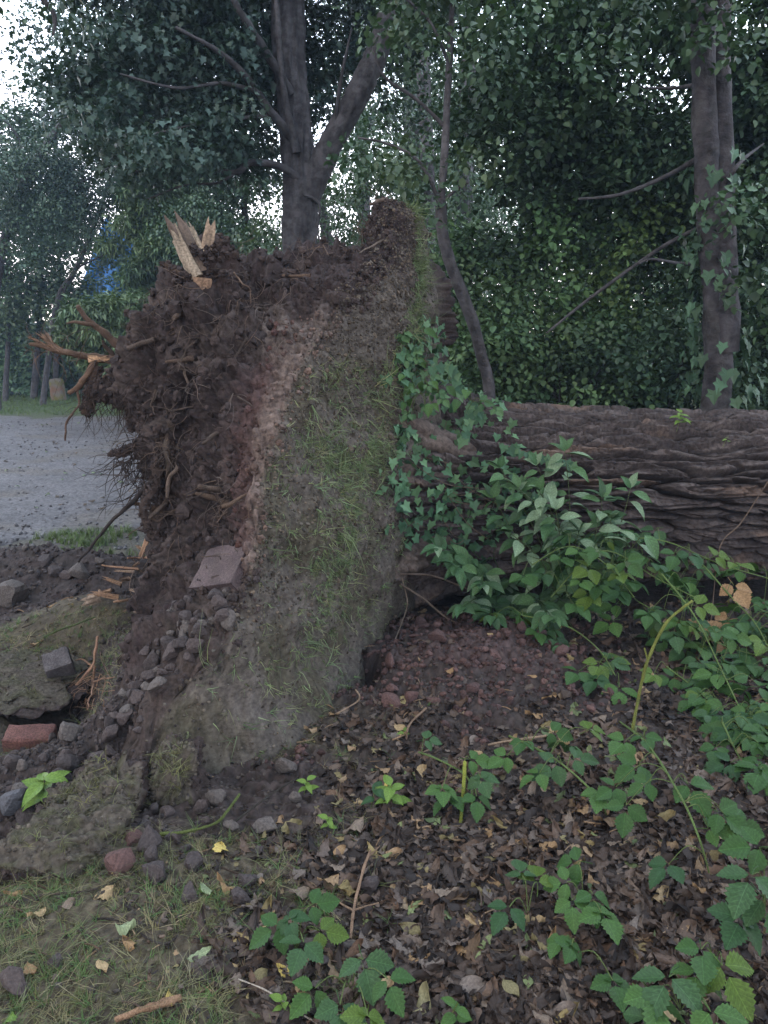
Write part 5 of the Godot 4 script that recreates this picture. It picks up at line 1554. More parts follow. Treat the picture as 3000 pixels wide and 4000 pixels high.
		put("stems", st.mesh(), M.root, w)

# ---------------------------------------------------------------- standing trees and far things
# leaf sprays gathered in clumps through an ellipsoid
func foliage(parent: Node3D, called: String, shape: Mesh, centre: Vector3, radii: Vector3, clumps: int, per: int, spread: float, tint: Color, seed_: int, inner := 0.35, size := 1.0, open := AABB()) -> void:
	rng.seed = seed_
	var places: Array[Transform3D] = []
	var tints: Array[Color] = []
	for k in int(clumps * 0.62):
		var d := rand_dir()
		var r := lerpf(inner, 1.0, pow(rng.randf(), 0.6))
		var c := centre + d * r * radii
		if c.y < 0.1: c.y = 0.1 + rng.randf() * 0.4
		var tone := vary(tint, 0.28, 0.07)
		var flat := Vector3(1, rr(0.5, 0.9), 1) * spread * rr(0.7, 1.3)
		for q in int(per * 0.6):
			var p := c + rand_dir() * flat * pow(rng.randf(), 0.5)
			if p.y < 0.05 or open.has_point(p): continue
			places.append(Transform3D(Basis(Vector3.UP, rng.randf() * TAU).rotated(rand_dir(), rr(0, 0.7)).scaled(Vector3.ONE * size * rr(0.75, 1.25)), p - parent.position))
			tints.append(vary(tone, 0.2, 0.05))
	scatter(called, shape, M.crown, places, tints, parent)

func limb(parent: Node3D, called: String, pts: Array, r0: float, r1: float, col: Color, sides := 12, steps := 10) -> void:
	var b := MB.new()
	var line := smooth_path(pts, steps)
	for k in line.size(): line[k] -= parent.position
	tube(b, line, r0, r1, sides, col, 0.16, 12)
	var n := b.normals()
	for k in b.v.size():
		var p := b.v[k]
		b.v[k] = p + n[k] * r0 * 0.17 * noise_b.get_noise_3d(p.x * 110, p.y * 9, p.z * 110)
		b.c[k] = b.c[k] * (1 + 0.5 * noise_a.get_noise_3d(p.x * 70, p.y * 12, p.z * 70))
	put(called, b.mesh(), M.tree_bark, parent)

func tree(called: String, label: String, foot: Vector3, group := "") -> Node3D:
	var o := base(called, foot)
	return tag(o, label, "tree", group)

func flat_foot(p: Vector3) -> Vector3:
	return Vector3(p.x, ground_y(p.x, p.z) - 0.05, p.z)

func build_trees() -> void:
	var bark := Color(0.115, 0.108, 0.112)
	var maple := spray(12, 0.072, 0.072, 0.25, 401, true)
	var lime := spray(12, 0.06, 0.047, 0.2, 402)
	var small := spray(14, 0.066, 0.045, 0.26, 403)
	var tiny := spray(10, 0.12, 0.08, 0.42, 404)
	var needle := spray(14, 0.12, 0.03, 0.16, 405)
	# the forked maple behind the plate
	var o := tree("maple_tree", "forked grey barked tree standing directly behind the root plate", flat_foot(Vector3(-0.940, 1.797, -9.000)))
	limb(o, "trunk", [o.position, Vector3(-0.933, 2.100, -9.000), Vector3(-0.929, 2.693, -9.000), Vector3(-0.909, 3.126, -9.000), Vector3(-0.913, 3.410, -9.000), Vector3(-0.960, 3.920, -9.000), Vector3(-0.998, 4.549, -9.000), Vector3(-1.002, 5.329, -9.000), Vector3(-1.003, 6.159, -9.000)], 0.185, 0.145, bark * 0.7, 72, 16)
	limb(o, "limb", [Vector3(-0.835, 3.121, -8.970), Vector3(-0.707, 3.400, -8.950), Vector3(-0.540, 3.712, -8.900), Vector3(-0.289, 4.104, -8.850), Vector3(-0.069, 4.527, -8.800), Vector3(0.124, 5.018, -8.750), Vector3(0.276, 5.611, -8.700)], 0.125, 0.10, bark * 0.7, 56, 12)
	for b in [[[Vector3(-0.914, 3.311, -8.850), Vector3(-1.114, 3.404, -8.700), Vector3(-1.372, 3.389, -8.500), Vector3(-1.500, 3.281, -8.400), Vector3(-1.804, 3.304, -8.300), Vector3(-2.100, 3.334, -8.200), Vector3(-2.442, 3.221, -8.100)], 0.05, 0.012], [[Vector3(-0.968, 3.700, -8.850), Vector3(-1.180, 3.925, -8.600), Vector3(-1.372, 4.166, -8.400), Vector3(-1.597, 4.327, -8.200), Vector3(-1.937, 4.456, -8.000)], 0.06, 0.015], [[Vector3(-0.976, 4.149, -8.850), Vector3(-1.238, 4.510, -8.500), Vector3(-1.420, 4.763, -8.300), Vector3(-1.522, 4.998, -8.200)], 0.06, 0.02], [[Vector3(-0.927, 3.553, -8.800), Vector3(-1.043, 4.193, -8.700), Vector3(-1.061, 4.753, -8.600), Vector3(-1.094, 5.163, -8.600)], 0.05, 0.02], [[Vector3(-1.100, 3.886, -8.700), Vector3(-1.450, 3.812, -8.500), Vector3(-1.876, 3.697, -8.300), Vector3(-2.266, 3.588, -8.200)], 0.03, 0.008], [[Vector3(-0.537, 3.700, -8.850), Vector3(-0.449, 4.193, -8.700), Vector3(-0.322, 4.670, -8.600)], 0.03, 0.01], [[Vector3(-1.500, 3.281, -8.400), Vector3(-1.672, 3.161, -8.300), Vector3(-1.975, 3.120, -8.200), Vector3(-2.322, 2.974, -8.100)], 0.02, 0.006], [[Vector3(-0.863, 3.139, -8.800), Vector3(-0.684, 3.029, -8.700), Vector3(-0.708, 2.751, -8.700), Vector3(-0.643, 2.539, -8.700)], 0.02, 0.008], [[Vector3(-1.254, 4.048, -8.500), Vector3(-1.584, 4.073, -8.300), Vector3(-1.991, 3.973, -8.100), Vector3(-2.452, 4.033, -7.900)], 0.03, 0.008]]:
		limb(o, "branch", b[0], b[1] * 0.8, b[2] * 0.8, bark * 0.7, 8, 8)
	var fork := AABB(Vector3(-1.32, 1.0, -9.25), Vector3(1.65, 4.3, 2.5))      # no leaves grow close round the fork
	var dark := Color(0.036, 0.058, 0.045)
	foliage(o, "crown", maple, Vector3(-1.939, 4.769, -9.000), Vector3(1.8, 1.5, 1.0), 165, 40, 0.42, dark, 1, 0.1, 1.0, fork)
	foliage(o, "crown", maple, Vector3(-0.462, 5.120, -9.600), Vector3(1.6, 1.2, 0.6), 70, 30, 0.42, dark, 2, 0.2, 1.0, fork)
	foliage(o, "crown", maple, Vector3(-2.042, 3.546, -8.200), Vector3(1.4, 0.7, 0.6), 26, 26, 0.28, dark * 1.1, 3, 0.1, 1.0, fork)
	foliage(o, "crown", maple, Vector3(-1.183, 6.566, -8.600), Vector3(4.2, 2.0, 3.0), 50, 30, 0.6, dark, 4, 0.1)
	foliage(o, "crown", maple, Vector3(-0.431, 3.285, -8.600), Vector3(0.55, 0.5, 0.4), 6, 18, 0.22, dark * 1.25, 5, 0.1, 1.0, fork)
	# left: a tree beyond the path whose crown fills the upper left
	o = tree("leafy_tree", "dark leafy tree beyond the path at the upper left", flat_foot(Vector3(-9.307, 0.943, -18.600)))
	limb(o, "trunk", [o.position, Vector3(-9.238, 1.372, -18.600), Vector3(-8.820, 3.455, -18.600), Vector3(-8.005, 5.244, -18.600), Vector3(-6.960, 6.488, -18.600), Vector3(-6.076, 7.328, -18.600)], 0.13, 0.05, bark * 0.7, 10)
	for b in [[[Vector3(-8.453, 4.033, -18.400), Vector3(-7.155, 4.783, -18.200), Vector3(-5.921, 5.314, -18.000)], 0.04], [[Vector3(-7.919, 5.205, -18.400), Vector3(-7.960, 5.919, -18.200), Vector3(-8.133, 6.239, -18.000)], 0.04]]:
		limb(o, "branch", b[0], b[1], 0.012, bark * 0.6, 7)
	foliage(o, "crown", small, Vector3(-5.345, 5.826, -18.200), Vector3(2.0, 1.75, 1.5), 180, 54, 0.6, Color(0.045, 0.070, 0.050), 11, 0.1)
	foliage(o, "crown", small, Vector3(-7.880, 4.687, -18.200), Vector3(1.8, 1.8, 1.2), 80, 44, 0.55, Color(0.050, 0.080, 0.052), 12, 0.1)
	foliage(o, "crown", small, Vector3(-4.960, 7.114, -18.200), Vector3(2.0, 1.7, 1.2), 100, 44, 0.6, Color(0.045, 0.070, 0.050), 13, 0.1)
	# thin trees in a row beyond the verge
	var thin := [[10, -21.5, 0.07, 14, "thin dark trunked tree at the left edge beyond the path"], [72, -22.5, 0.09, 30, "thin tree second from the left edge beyond the path"], [118, -23.0, 0.075, 120, "thin tree left of the blue sheet"], [300, -25.0, 0.10, 290, "thin tree right of the blue sheet"], [470, -22.0, 0.09, 460, "thin tree behind the snapped root stump"]]
	var feet := [Vector3(-10.458, 0.087, -21.500), Vector3(-10.116, 0.017, -22.500), Vector3(-9.713, -0.018, -23.000), Vector3(-7.857, -0.159, -25.000), Vector3(-4.694, 0.052, -22.000)]
	var tops := [Vector3(-9.866, 5.246, -21.500), Vector3(-9.329, 5.772, -22.500), Vector3(-9.015, 7.058, -23.000), Vector3(-7.428, 8.170, -25.000), Vector3(-4.426, 7.936, -22.000)]
	for k in thin.size():
		o = tree("thin_tree", thin[k][4], flat_foot(feet[k]), "thin trees beyond the path")
		limb(o, "trunk", [o.position, (feet[k] + tops[k]) * 0.5 + Vector3(0.1, 0, 0), tops[k]], thin[k][2], 0.03, bark * 0.65, 8)
		foliage(o, "crown", tiny, tops[k] + Vector3(0, 0.3, 0), Vector3(1.7, 1.9, 1.3) if k < 2 else Vector3(2.0, 3.2, 1.5), 48 if k < 2 else 62, 26, 0.6, Color(0.060, 0.092, 0.058), 20 + k, 0.1)
		foliage(o, "crown", tiny, (feet[k] * 0.45 + tops[k] * 0.55) + Vector3(0, 0.4, 0.3), Vector3(1.9, 1.9, 1.2), 40, 26, 0.45, Color(0.070, 0.105, 0.062), 40 + k, 0.1)
		foliage(o, "crown", tiny, Vector3(feet[k].x + 0.3, 2.7, feet[k].z + 0.4), Vector3(2.0, 1.2, 0.9), 20, 20, 0.4, Color(0.075, 0.112, 0.065), 50 + k, 0.1)
	# a leaning bare trunk in front of the blue sheet
	o = tree("leaning_tree", "bare dark trunk leaning right in front of the blue sheet", flat_foot(Vector3(-8.778, 0.193, -20.000)))
	limb(o, "trunk", [o.position, Vector3(-8.190, 2.489, -20.000), Vector3(-7.683, 3.266, -20.000), Vector3(-7.210, 4.137, -20.000), Vector3(-6.868, 4.886, -20.000), Vector3(-6.594, 5.518, -20.000)], 0.07, 0.04, bark * 0.6, 8)
	limb(o, "branch", [Vector3(-7.616, 3.376, -20.000), Vector3(-7.105, 3.585, -19.900), Vector3(-6.660, 3.736, -19.800)], 0.03, 0.01, bark * 0.6, 6)
	limb(o, "branch", [Vector3(-8.019, 2.712, -20.000), Vector3(-7.773, 3.093, -19.900), Vector3(-7.239, 3.575, -19.800)], 0.025, 0.01, bark * 0.6, 6)
	foliage(o, "crown", small, Vector3(-6.459, 5.830, -20.000), Vector3(1.4, 1.1, 1.0), 24, 26, 0.45, Color(0.06, 0.09, 0.055), 55, 0.1)
	o = tree("leafy_tree", "leafy tree filling the gap left of the forked trunk", flat_foot(Vector3(-2.558, 1.070, -15.000)))
	limb(o, "trunk", [o.position, Vector3(-2.526, 1.929, -15.000), Vector3(-2.543, 3.745, -15.000), Vector3(-2.557, 5.542, -15.000)], 0.08, 0.03, bark * 0.6, 9)
	foliage(o, "crown", small, Vector3(-2.778, 4.223, -15.000), Vector3(1.5, 1.5, 0.8), 62, 34, 0.4, Color(0.055, 0.088, 0.052), 57, 0.1)
	foliage(o, "crown", small, Vector3(-2.568, 3.096, -15.000), Vector3(1.1, 0.7, 0.7), 34, 34, 0.36, Color(0.062, 0.10, 0.055), 58, 0.1)
	# blue sheet behind the trees
	var sheet := MB.new()
	var ca: Array = [Vector3(-8.911, 5.486, -26.200), Vector3(-7.350, 4.193, -26.000), Vector3(-10.343, 2.323, -26.200), Vector3(-7.252, 2.170, -26.000)]
	for j in 15:
		for i in 21:
			var u := i / 20.0
			var v := j / 14.0
			var p: Vector3 = (ca[0] as Vector3).lerp(ca[1], u).lerp((ca[2] as Vector3).lerp(ca[3], u), v)
			p.z += 0.10 * sin(u * 17 + v * 2) + 0.06 * sin(u * 41 + v * 9)
			sheet.add(p, Color(0.05, 0.24, 0.66))
	sheet.grid(0, 21, 15)
	var s2 := sheet.v.size()
	for k in s2: sheet.add(sheet.v[k] + Vector3(0, 0, -0.02), sheet.c[k])
	sheet.grid(s2, 21, 15)
	tag(put("blue_sheet", sheet.mesh(), M.cloth), "bright blue sheet hanging behind the trees at the left", "sheet")
	# conifers
	o = tree("conifer_tree", "tall feathery conifer left of the snapped root stump", flat_foot(Vector3(-5.040, 0.404, -17.000)))
	limb(o, "trunk", [o.position, Vector3(-4.939, 1.973, -17.000), Vector3(-4.771, 3.848, -17.000), Vector3(-4.654, 4.930, -17.000)], 0.12, 0.04, bark * 0.6, 8)
	for k in 5:
		foliage(o, "crown", needle, [Vector3(-4.587, 4.483, -17.000), Vector3(-4.927, 3.665, -17.000), Vector3(-4.682, 2.814, -16.800), Vector3(-4.105, 3.641, -16.800), Vector3(-3.819, 2.707, -16.600)][k], Vector3(0.75 + 0.1 * k, 0.6, 0.6), 36, 60, 0.28, [Color(0.08, 0.12, 0.055), Color(0.09, 0.13, 0.06), Color(0.07, 0.11, 0.055), Color(0.08, 0.12, 0.055), Color(0.06, 0.10, 0.05)][k], 60 + k, 0.1)
	o = tag(base("yew_bush", flat_foot(Vector3(-4.797, 0.835, -14.500))), "rounded dark green conifer bush behind the reaching roots", "bush")
	limb(o, "trunk", [o.position, Vector3(-4.755, 1.422, -14.500), Vector3(-4.761, 1.918, -14.500)], 0.06, 0.02, bark * 0.6, 7)
	foliage(o, "crown", needle, Vector3(-4.807, 1.630, -14.500), Vector3(1.0, 0.85, 0.6), 90, 80, 0.26, Color(0.085, 0.125, 0.058), 70, 0.3)
	# broad leaved hedge behind the verge
	for k in 5:
		var c: Vector3 = [Vector3(-11.682, 0.735, -24.500), Vector3(-10.243, 0.885, -24.200), Vector3(-9.266, 0.731, -24.600), Vector3(-7.754, 0.738, -24.400), Vector3(-13.109, 0.877, -24.500)][k]
		o = tag(base("hedge_shrub", flat_foot(c)), ["low broad leaved shrub at the left edge beyond the verge", "broad leaved shrub directly behind the stone bollard", "broad leaved shrub right of the stone bollard", "dark shrub behind the soil caked root arm", "shrub beyond the verge, past the left edge"][k], "shrub", "shrubs beyond the verge")
		limb(o, "stem", [o.position, o.position + Vector3(0.05, 0.5, 0), o.position + Vector3(-0.1, 1.1, 0)], 0.04, 0.02, bark * 0.6, 6)
		foliage(o, "foliage", tiny, Vector3(c.x, 1.2, c.z), Vector3(1.3, 1.4, 0.8), 76, 50, 0.36, Color(0.075, 0.13, 0.07), 80 + k, 0.3, 1.0)
	# a far wood that closes the view
	rng.seed = 99
	var fp: Array[Transform3D] = []
	var ft: Array[Color] = []
	for k in 15000:
		var z := -rr(24, 46)
		var x := rr(-26, 24) if rng.randf() < 0.6 else rr(0, 16)
		if x < 1.0 and z > -33: continue
		var top := 4.5 + 3.0 * noise_a.get_noise_2d(x * 1.2, 3) + (6.0 if x > 0.5 else 2.0 if x > -6 else 0.0)
		var y := top * rng.randf()
		if x < -7 and y > 2.3 + 1.8 * noise_a.get_noise_2d(x * 3, 9): continue
		fp.append(Transform3D(Basis(rand_dir(), rng.randf() * TAU).scaled(Vector3.ONE * rr(1.0, 1.8)), Vector3(x, y, z)))
		ft.append(vary(Color(0.085, 0.125, 0.07), 0.3, 0.06))
	tag(scatter("far_wood", tiny, M.crown, fp, ft), "far-off wood that closes the view behind everything")
	# poplars behind the plate
	var pops := [["tall straight poplar trunk behind the plate's peak", Vector3(0.556, 2.844, -16.000), Vector3(0.554, 5.397, -16.000), Vector3(0.494, 8.679, -16.000), 0.24], ["tall poplar with a gap of sky at its left", Vector3(1.469, 2.767, -15.000), Vector3(1.475, 5.542, -15.000), Vector3(1.524, 8.237, -15.000), 0.19], ["leaning poplar trunk right of the peak", Vector3(0.851, 2.534, -14.000), Vector3(0.750, 4.196, -14.000), Vector3(0.625, 6.325, -14.000), 0.16], ["slim tree just right of the maple's foot", Vector3(-0.743, 2.401, -12.000), Vector3(-0.880, 3.316, -12.000), Vector3(-0.936, 3.951, -12.000), 0.09], ["far poplar between the maple's two stems", Vector3(-0.431, 3.078, -19.000), Vector3(-0.521, 6.109, -19.000), Vector3(-0.605, 8.931, -19.000), 0.18]]
	for k in pops.size():
		var p: Array = pops[k]
		o = tree("poplar_tree", p[0], flat_foot(p[1]), "trees behind the root plate")
		limb(o, "trunk", [o.position, p[1], p[2], p[3]], p[4], p[4] * 0.6, bark * 0.95, 12)
		foliage(o, "crown", small, (p[2] as Vector3).lerp(p[3], 0.5), Vector3(1.9, 3.2, 1.3), 60, 26, 0.45, Color(0.062, 0.098, 0.058), 110 + k, 0.2)
		foliage(o, "crown", small, (p[1] as Vector3) + Vector3(0.2, 1.0, 0.3), Vector3(1.7, 1.3, 0.9), 30, 28, 0.4, Color(0.075, 0.115, 0.062), 120 + k, 0.2)
	# the sapling that stands behind the trunk
	o = tree("sapling", "slender dark sapling with crooked stem behind the fallen trunk", flat_foot(Vector3(0.888, 0.998, -6.400)))
	limb(o, "trunk", [o.position, Vector3(0.869, 1.112, -6.400), Vector3(0.791, 1.485, -6.400), Vector3(0.677, 1.849, -6.400), Vector3(0.533, 2.186, -6.400), Vector3(0.456, 2.446, -6.400), Vector3(0.442, 2.652, -6.400)], 0.048, 0.04, bark * 0.6, 12)
	limb(o, "branch", [Vector3(0.442, 2.652, -6.400), Vector3(0.465, 2.987, -6.400), Vector3(0.479, 3.379, -6.400), Vector3(0.493, 3.760, -6.400), Vector3(0.513, 4.191, -6.400)], 0.03, 0.018, bark * 0.7, 9)
	limb(o, "branch", [Vector3(0.438, 2.635, -6.400), Vector3(0.357, 2.811, -6.350), Vector3(0.237, 2.962, -6.300), Vector3(0.012, 3.054, -6.250), Vector3(-0.191, 3.078, -6.200)], 0.018, 0.006, bark * 0.7, 7)
	limb(o, "branch", [Vector3(0.468, 3.201, -6.400), Vector3(0.246, 3.381, -6.350), Vector3(0.002, 3.524, -6.300), Vector3(-0.079, 3.709, -6.250)], 0.016, 0.006, bark * 0.7, 7)
	limb(o, "branch", [Vector3(0.445, 2.652, -6.400), Vector3(0.554, 2.744, -6.350), Vector3(0.637, 2.785, -6.300)], 0.014, 0.008, bark * 0.7, 7)
	limb(o, "branch", [Vector3(0.478, 3.666, -6.400), Vector3(0.341, 3.879, -6.300), Vector3(0.170, 4.031, -6.300)], 0.014, 0.008, bark * 0.7, 7)
	foliage(o, "crown", lime, Vector3(0.175, 3.319, -6.300), Vector3(0.7, 0.9, 0.5), 14, 12, 0.22, Color(0.055, 0.09, 0.05), 131, 0.2)
	foliage(o, "crown", lime, Vector3(0.588, 3.885, -6.400), Vector3(0.7, 0.6, 0.5), 18, 14, 0.22, Color(0.055, 0.09, 0.05), 132, 0.2)
	# twin stemmed tree at the right, its trunks wrapped in ivy
	o = tree("twin_stemmed_tree", "dark twin stemmed tree wrapped in ivy at the right", flat_foot(Vector3(2.590, 1.107, -6.000)))
	limb(o, "trunk", [o.position, Vector3(2.546, 1.388, -6.000), Vector3(2.466, 2.067, -6.000), Vector3(2.362, 2.649, -6.000), Vector3(2.268, 3.328, -6.000), Vector3(2.210, 3.915, -6.000), Vector3(2.135, 4.476, -6.000)], 0.105, 0.062, bark * 0.6, 14)
	limb(o, "trunk", [Vector3(2.582, 1.527, -5.950), Vector3(2.512, 2.193, -5.950), Vector3(2.458, 2.775, -6.000), Vector3(2.402, 3.463, -6.050), Vector3(2.360, 4.050, -6.050), Vector3(2.343, 4.500, -6.050)], 0.085, 0.04, bark * 0.6, 12)
	for b in [[[Vector3(2.251, 3.373, -5.950), Vector3(2.310, 3.563, -6.700), Vector3(2.023, 3.534, -6.600)], 0.03], [[Vector3(2.454, 2.703, -5.950), Vector3(2.533, 2.848, -5.900), Vector3(3.004, 3.132, -6.600)], 0.03], [[Vector3(2.417, 2.193, -5.950), Vector3(2.457, 2.222, -6.600), Vector3(2.124, 2.238, -6.400), Vector3(2.001, 2.199, -6.350)], 0.03], [[Vector3(2.317, 2.920, -5.950), Vector3(2.220, 2.873, -6.500), Vector3(1.808, 2.702, -6.300), Vector3(1.467, 2.652, -6.200)], 0.035], [[Vector3(2.376, 2.451, -5.950), Vector3(2.189, 2.319, -6.500), Vector3(1.639, 1.950, -6.300), Vector3(1.267, 1.666, -6.200)], 0.03]]:
		limb(o, "branch", b[0], b[1] * 0.65, 0.006, bark * 0.6, 7)
	var ip: Array[Transform3D] = []
	var it: Array[Color] = []
	rng.seed = 140
	for k in 130:
		var t := pow(rng.randf(), 1.6) * 0.75
		var c: Vector3 = (Vector3(2.573, 1.178, -6.000) as Vector3).lerp(Vector3(2.280, 3.742, -6.000), t)
		var w := rng.randf() * TAU
		var r := lerpf(0.24, 0.11, t) * rr(0.75, 1.25)
		var d := Vector3(cos(w), 0, sin(w))
		ip.append(Transform3D(facing(Vector3(rr(-0.4, 0.4), -1, 0) + d * 0.3, d + Vector3(0, 0.5, 0) + rand_dir() * 0.3).scaled(Vector3.ONE * rr(0.06, 0.11)), c + d * r - o.position))
		it.append(vary(Color(0.045, 0.085, 0.048), 0.35, 0.06))
	scatter("ivy_leaves", ivy_leaf(930), M.ivy_rest, ip, it, o)
	var lt := Color(0.040, 0.072, 0.038)
	foliage(o, "crown", lime, Vector3(2.090, 4.313, -7.600), Vector3(2.0, 1.5, 0.9), 150, 32, 0.32, lt, 141, 0.1)
	foliage(o, "crown", lime, Vector3(1.476, 3.394, -7.400), Vector3(1.05, 1.3, 0.7), 80, 30, 0.30, lt, 142, 0.1)
	foliage(o, "crown", lime, Vector3(2.608, 2.929, -7.600), Vector3(1.1, 1.0, 0.7), 80, 30, 0.30, lt, 143, 0.1)
	foliage(o, "crown", lime, Vector3(3.412, 3.404, -7.600), Vector3(0.9, 2.0, 0.8), 110, 30, 0.32, lt, 144, 0.1)
	foliage(o, "crown", lime, Vector3(2.212, 5.988, -7.600), Vector3(3.6, 2.0, 2.4), 50, 26, 0.5, lt, 145, 0.1)
	foliage(o, "crown", lime, Vector3(3.748, 1.754, -7.000), Vector3(0.9, 1.0, 0.7), 40, 26, 0.30, lt, 146, 0.1)
	foliage(o, "crown", lime, Vector3(2.498, 2.292, -5.700), Vector3(0.5, 1.5, 0.25), 12, 12, 0.2, lt, 147, 0.1)
	foliage(o, "crown", lime, Vector3(1.997, 3.635, -5.700), Vector3(0.9, 0.5, 0.3), 12, 16, 0.22, lt, 148, 0.1)
	# young growth behind the trunk
	var under := [["bright leafy young tree right of the sapling", Vector3(1.534, 2.107, -7.600), Vector3(1.0, 0.85, 0.6), Color(0.070, 0.125, 0.050)], ["leafy young tree in the middle of the undergrowth", Vector3(2.272, 2.214, -7.900), Vector3(1.0, 0.95, 0.6), Color(0.088, 0.142, 0.050)], ["leafy shrub low behind the fallen trunk", Vector3(1.720, 1.384, -7.300), Vector3(1.1, 0.6, 0.5), Color(0.070, 0.122, 0.056)], ["glossy dark leaved shrub behind the trunk at the right", Vector3(2.525, 1.316, -6.900), Vector3(0.9, 0.5, 0.45), Color(0.045, 0.078, 0.045)], ["pale leaved shrub between the plate and the sapling", Vector3(0.633, 2.034, -7.800), Vector3(0.5, 0.75, 0.5), Color(0.10, 0.165, 0.095)], ["low shrub at the foot of the sapling", Vector3(1.086, 1.509, -7.400), Vector3(0.6, 0.8, 0.5), Color(0.078, 0.13, 0.06)], ["leafy bush at the far right behind the trunk", Vector3(3.437, 1.346, -7.200), Vector3(0.8, 0.6, 0.5), Color(0.05, 0.085, 0.045)], ["tall shrub behind the undergrowth at the right", Vector3(3.224, 2.100, -9.000), Vector3(1.3, 1.2, 0.7), Color(0.085, 0.14, 0.055)]]
	for k in under.size():
		var u: Array = under[k]
		var c: Vector3 = u[1]
		o = tag(base("undergrowth_shrub", flat_foot(c)), u[0], "shrub", "undergrowth behind the fallen trunk")
		for q in 3:
			rng.seed = 170 + k * 5 + q
			limb(o, "stem", [o.position, (o.position + c) * 0.5 + Vector3(rr(-0.2, 0.2), 0, rr(-0.1, 0.1)), c + Vector3(rr(-0.5, 0.5), 0.2, rr(-0.2, 0.2))], 0.02, 0.006, bark * 0.6, 6)
		foliage(o, "foliage", lime, c, u[2], 46, 26, 0.26, u[3], 180 + k, 0.2, 0.95)
	# low dark growth that closes the gap under the shrubs
	for k in 3:
		var c: Vector3 = [Vector3(1.558, 1.071, -8.200), Vector3(2.841, 1.058, -8.400), Vector3(0.759, 1.495, -8.600)][k]
		o = tag(base("undergrowth_shrub", flat_foot(c)), ["dark low bush deep behind the sapling's foot", "dark low bush deep behind the fallen trunk's middle", "dark low bush behind the plate's right shoulder"][k], "shrub", "undergrowth behind the fallen trunk")
		limb(o, "stem", [o.position, o.position + Vector3(0, 0.4, 0), o.position + Vector3(0.1, 0.9, 0)], 0.02, 0.006, bark * 0.6, 6)
		foliage(o, "foliage", lime, Vector3(c.x, 0.7, c.z), Vector3(1.6, 0.75, 0.5), 60, 26, 0.28, Color(0.05, 0.08, 0.042), 200 + k, 0.1)
	# unseen oak added at the right so its crown cuts the frontal light
	o = tree("added_oak_tree", "unseen oak added beyond the right edge to shade the ground", flat_foot(Vector3(4.6, 0, -0.4)))
	limb(o, "trunk", [o.position, o.position + Vector3(0.1, 2.5, 0), o.position + Vector3(-0.2, 5.5, 0.1), o.position + Vector3(-0.6, 7.5, 0.2)], 0.3, 0.12, bark, 14)
	for b in [[Vector3(-0.1, 4.5, 0), Vector3(-1.6, 5.8, 0.6), Vector3(-3.2, 6.4, 1.2)], [Vector3(-0.1, 4.8, 0), Vector3(-0.8, 6.0, -1.6), Vector3(-1.6, 6.6, -2.8)], [Vector3(0, 4.2, 0), Vector3(0.4, 5.8, 1.6), Vector3(0.4, 6.6, 3.0)]]:
		limb(o, "limb", [o.position + b[0], o.position + b[1], o.position + b[2]], 0.12, 0.04, bark, 9)
	foliage(o, "crown", tiny, Vector3(3.4, 7.0, 0.6), Vector3(4.2, 1.9, 4.4), 170, 34, 0.7, Color(0.05, 0.085, 0.04), 300, 0.1, 1.5)
	# overhanging branch at the upper left, from a tree outside the picture
	o = tree("overhanging_tree", "leafy branch hanging into the sky at the top left corner", flat_foot(Vector3(-5.2, 0, -3.6)))
	limb(o, "trunk", [o.position, o.position + Vector3(0, 2.5, 0), o.position + Vector3(0.1, 5.0, -0.1)], 0.16, 0.1, bark * 0.6, 10)
	limb(o, "branch", [o.position + Vector3(0.05, 4.2, -0.05), Vector3(-2.575, 3.882, -5.000), Vector3(-2.236, 3.755, -5.200), Vector3(-2.044, 3.594, -5.300), Vector3(-2.043, 3.453, -5.300)], 0.04, 0.004, bark * 0.6, 7)
	for k in 3:
		foliage(o, "crown", small, [Vector3(-2.046, 3.582, -5.300), Vector3(-2.186, 3.706, -5.200), Vector3(-2.176, 3.474, -5.250)][k], Vector3(0.16, 0.16, 0.12), [3, 4, 1][k], 5, 0.08, Color(0.045, 0.07, 0.045), 220 + k, 0.1, 0.9)
	foliage(o, "crown", small, o.position + Vector3(0, 5.5, 0), Vector3(1.6, 1.4, 1.6), 50, 24, 0.4, Color(0.045, 0.07, 0.045), 225, 0.1)

func build_bollard() -> void:
	var at: Vector3 = flat_foot(Vector3(-9.030, -0.002, -21.672))
	var o := base("stone_bollard", at)
	tag(o, "short weathered stone bollard on the grass verge", "bollard")
	var b := MB.new()
	var h := 0.64
	for j in 12:
		var y := h * j / 11.0
		var w := 0.165 - 0.012 * j / 11.0
		if j == 11: w -= 0.03
		for i in 24:
			var a := TAU * i / 24
			var d := Vector2(cos(a), sin(a))
			var q := d / maxf(absf(d.x), absf(d.y))
			q = q.lerp(d * 1.2, 0.25)
			var p := Vector3(q.x * w, y, q.y * w)
			p += Vector3(d.x, 0, d.y) * 0.012 * noise_a.get_noise_3dv(p * 60)
			var c := Color(0.24, 0.215, 0.18)
			c = c.lerp(Color(0.22, 0.20, 0.06), smoothstep(0.0, 0.3, noise_a.get_noise_3dv(p * 30 + Vector3(4, 0, 0))))
			c = c.lerp(Color(0.26, 0.15, 0.10), smoothstep(0.15, 0.4, noise_a.get_noise_3dv(p * 22 + Vector3(0, 8, 0))))
			b.add(p, c)
	b.grid(0, 24, 12, true)
	var top := b.add(Vector3(0, h + 0.005, 0), Color(0.25, 0.23, 0.19))
	for i in 24: b.tri(11 * 24 + i, top, 11 * 24 + (i + 1) % 24)
	put("post", b.mesh(), M.stone, o)
	o.rotation.z = 0.06

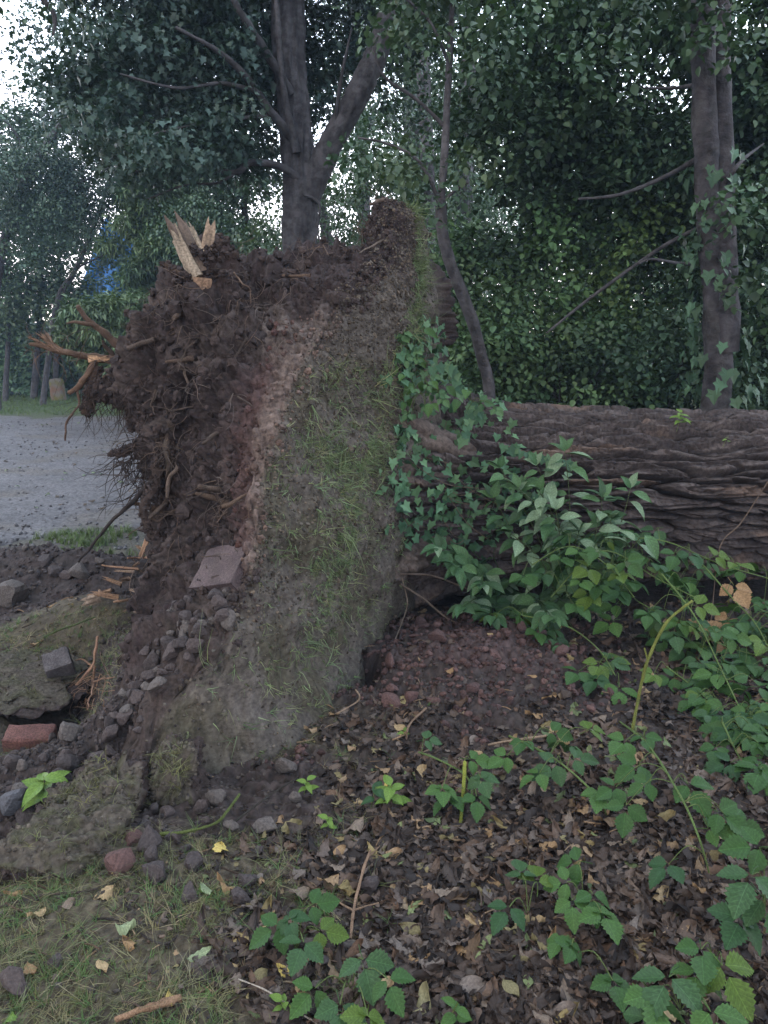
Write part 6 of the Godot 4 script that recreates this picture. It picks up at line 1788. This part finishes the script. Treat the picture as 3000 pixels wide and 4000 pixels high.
func _ready() -> void:
	setup()
	make_materials()
	make_shapes()
	build_ground()
	var fallen := base("fallen_tree")
	tag(fallen, "huge fallen tree with upturned root plate and furrowed trunk", "tree")
	build_plate(fallen)
	build_trunk(fallen)
	build_roots(fallen)
	build_turf(fallen)
	build_trees()
	build_bollard()
	build_stones()
	build_litter()
	build_grass()
	build_twigs()
	build_brambles()
	build_shrubs()
	build_ivy()
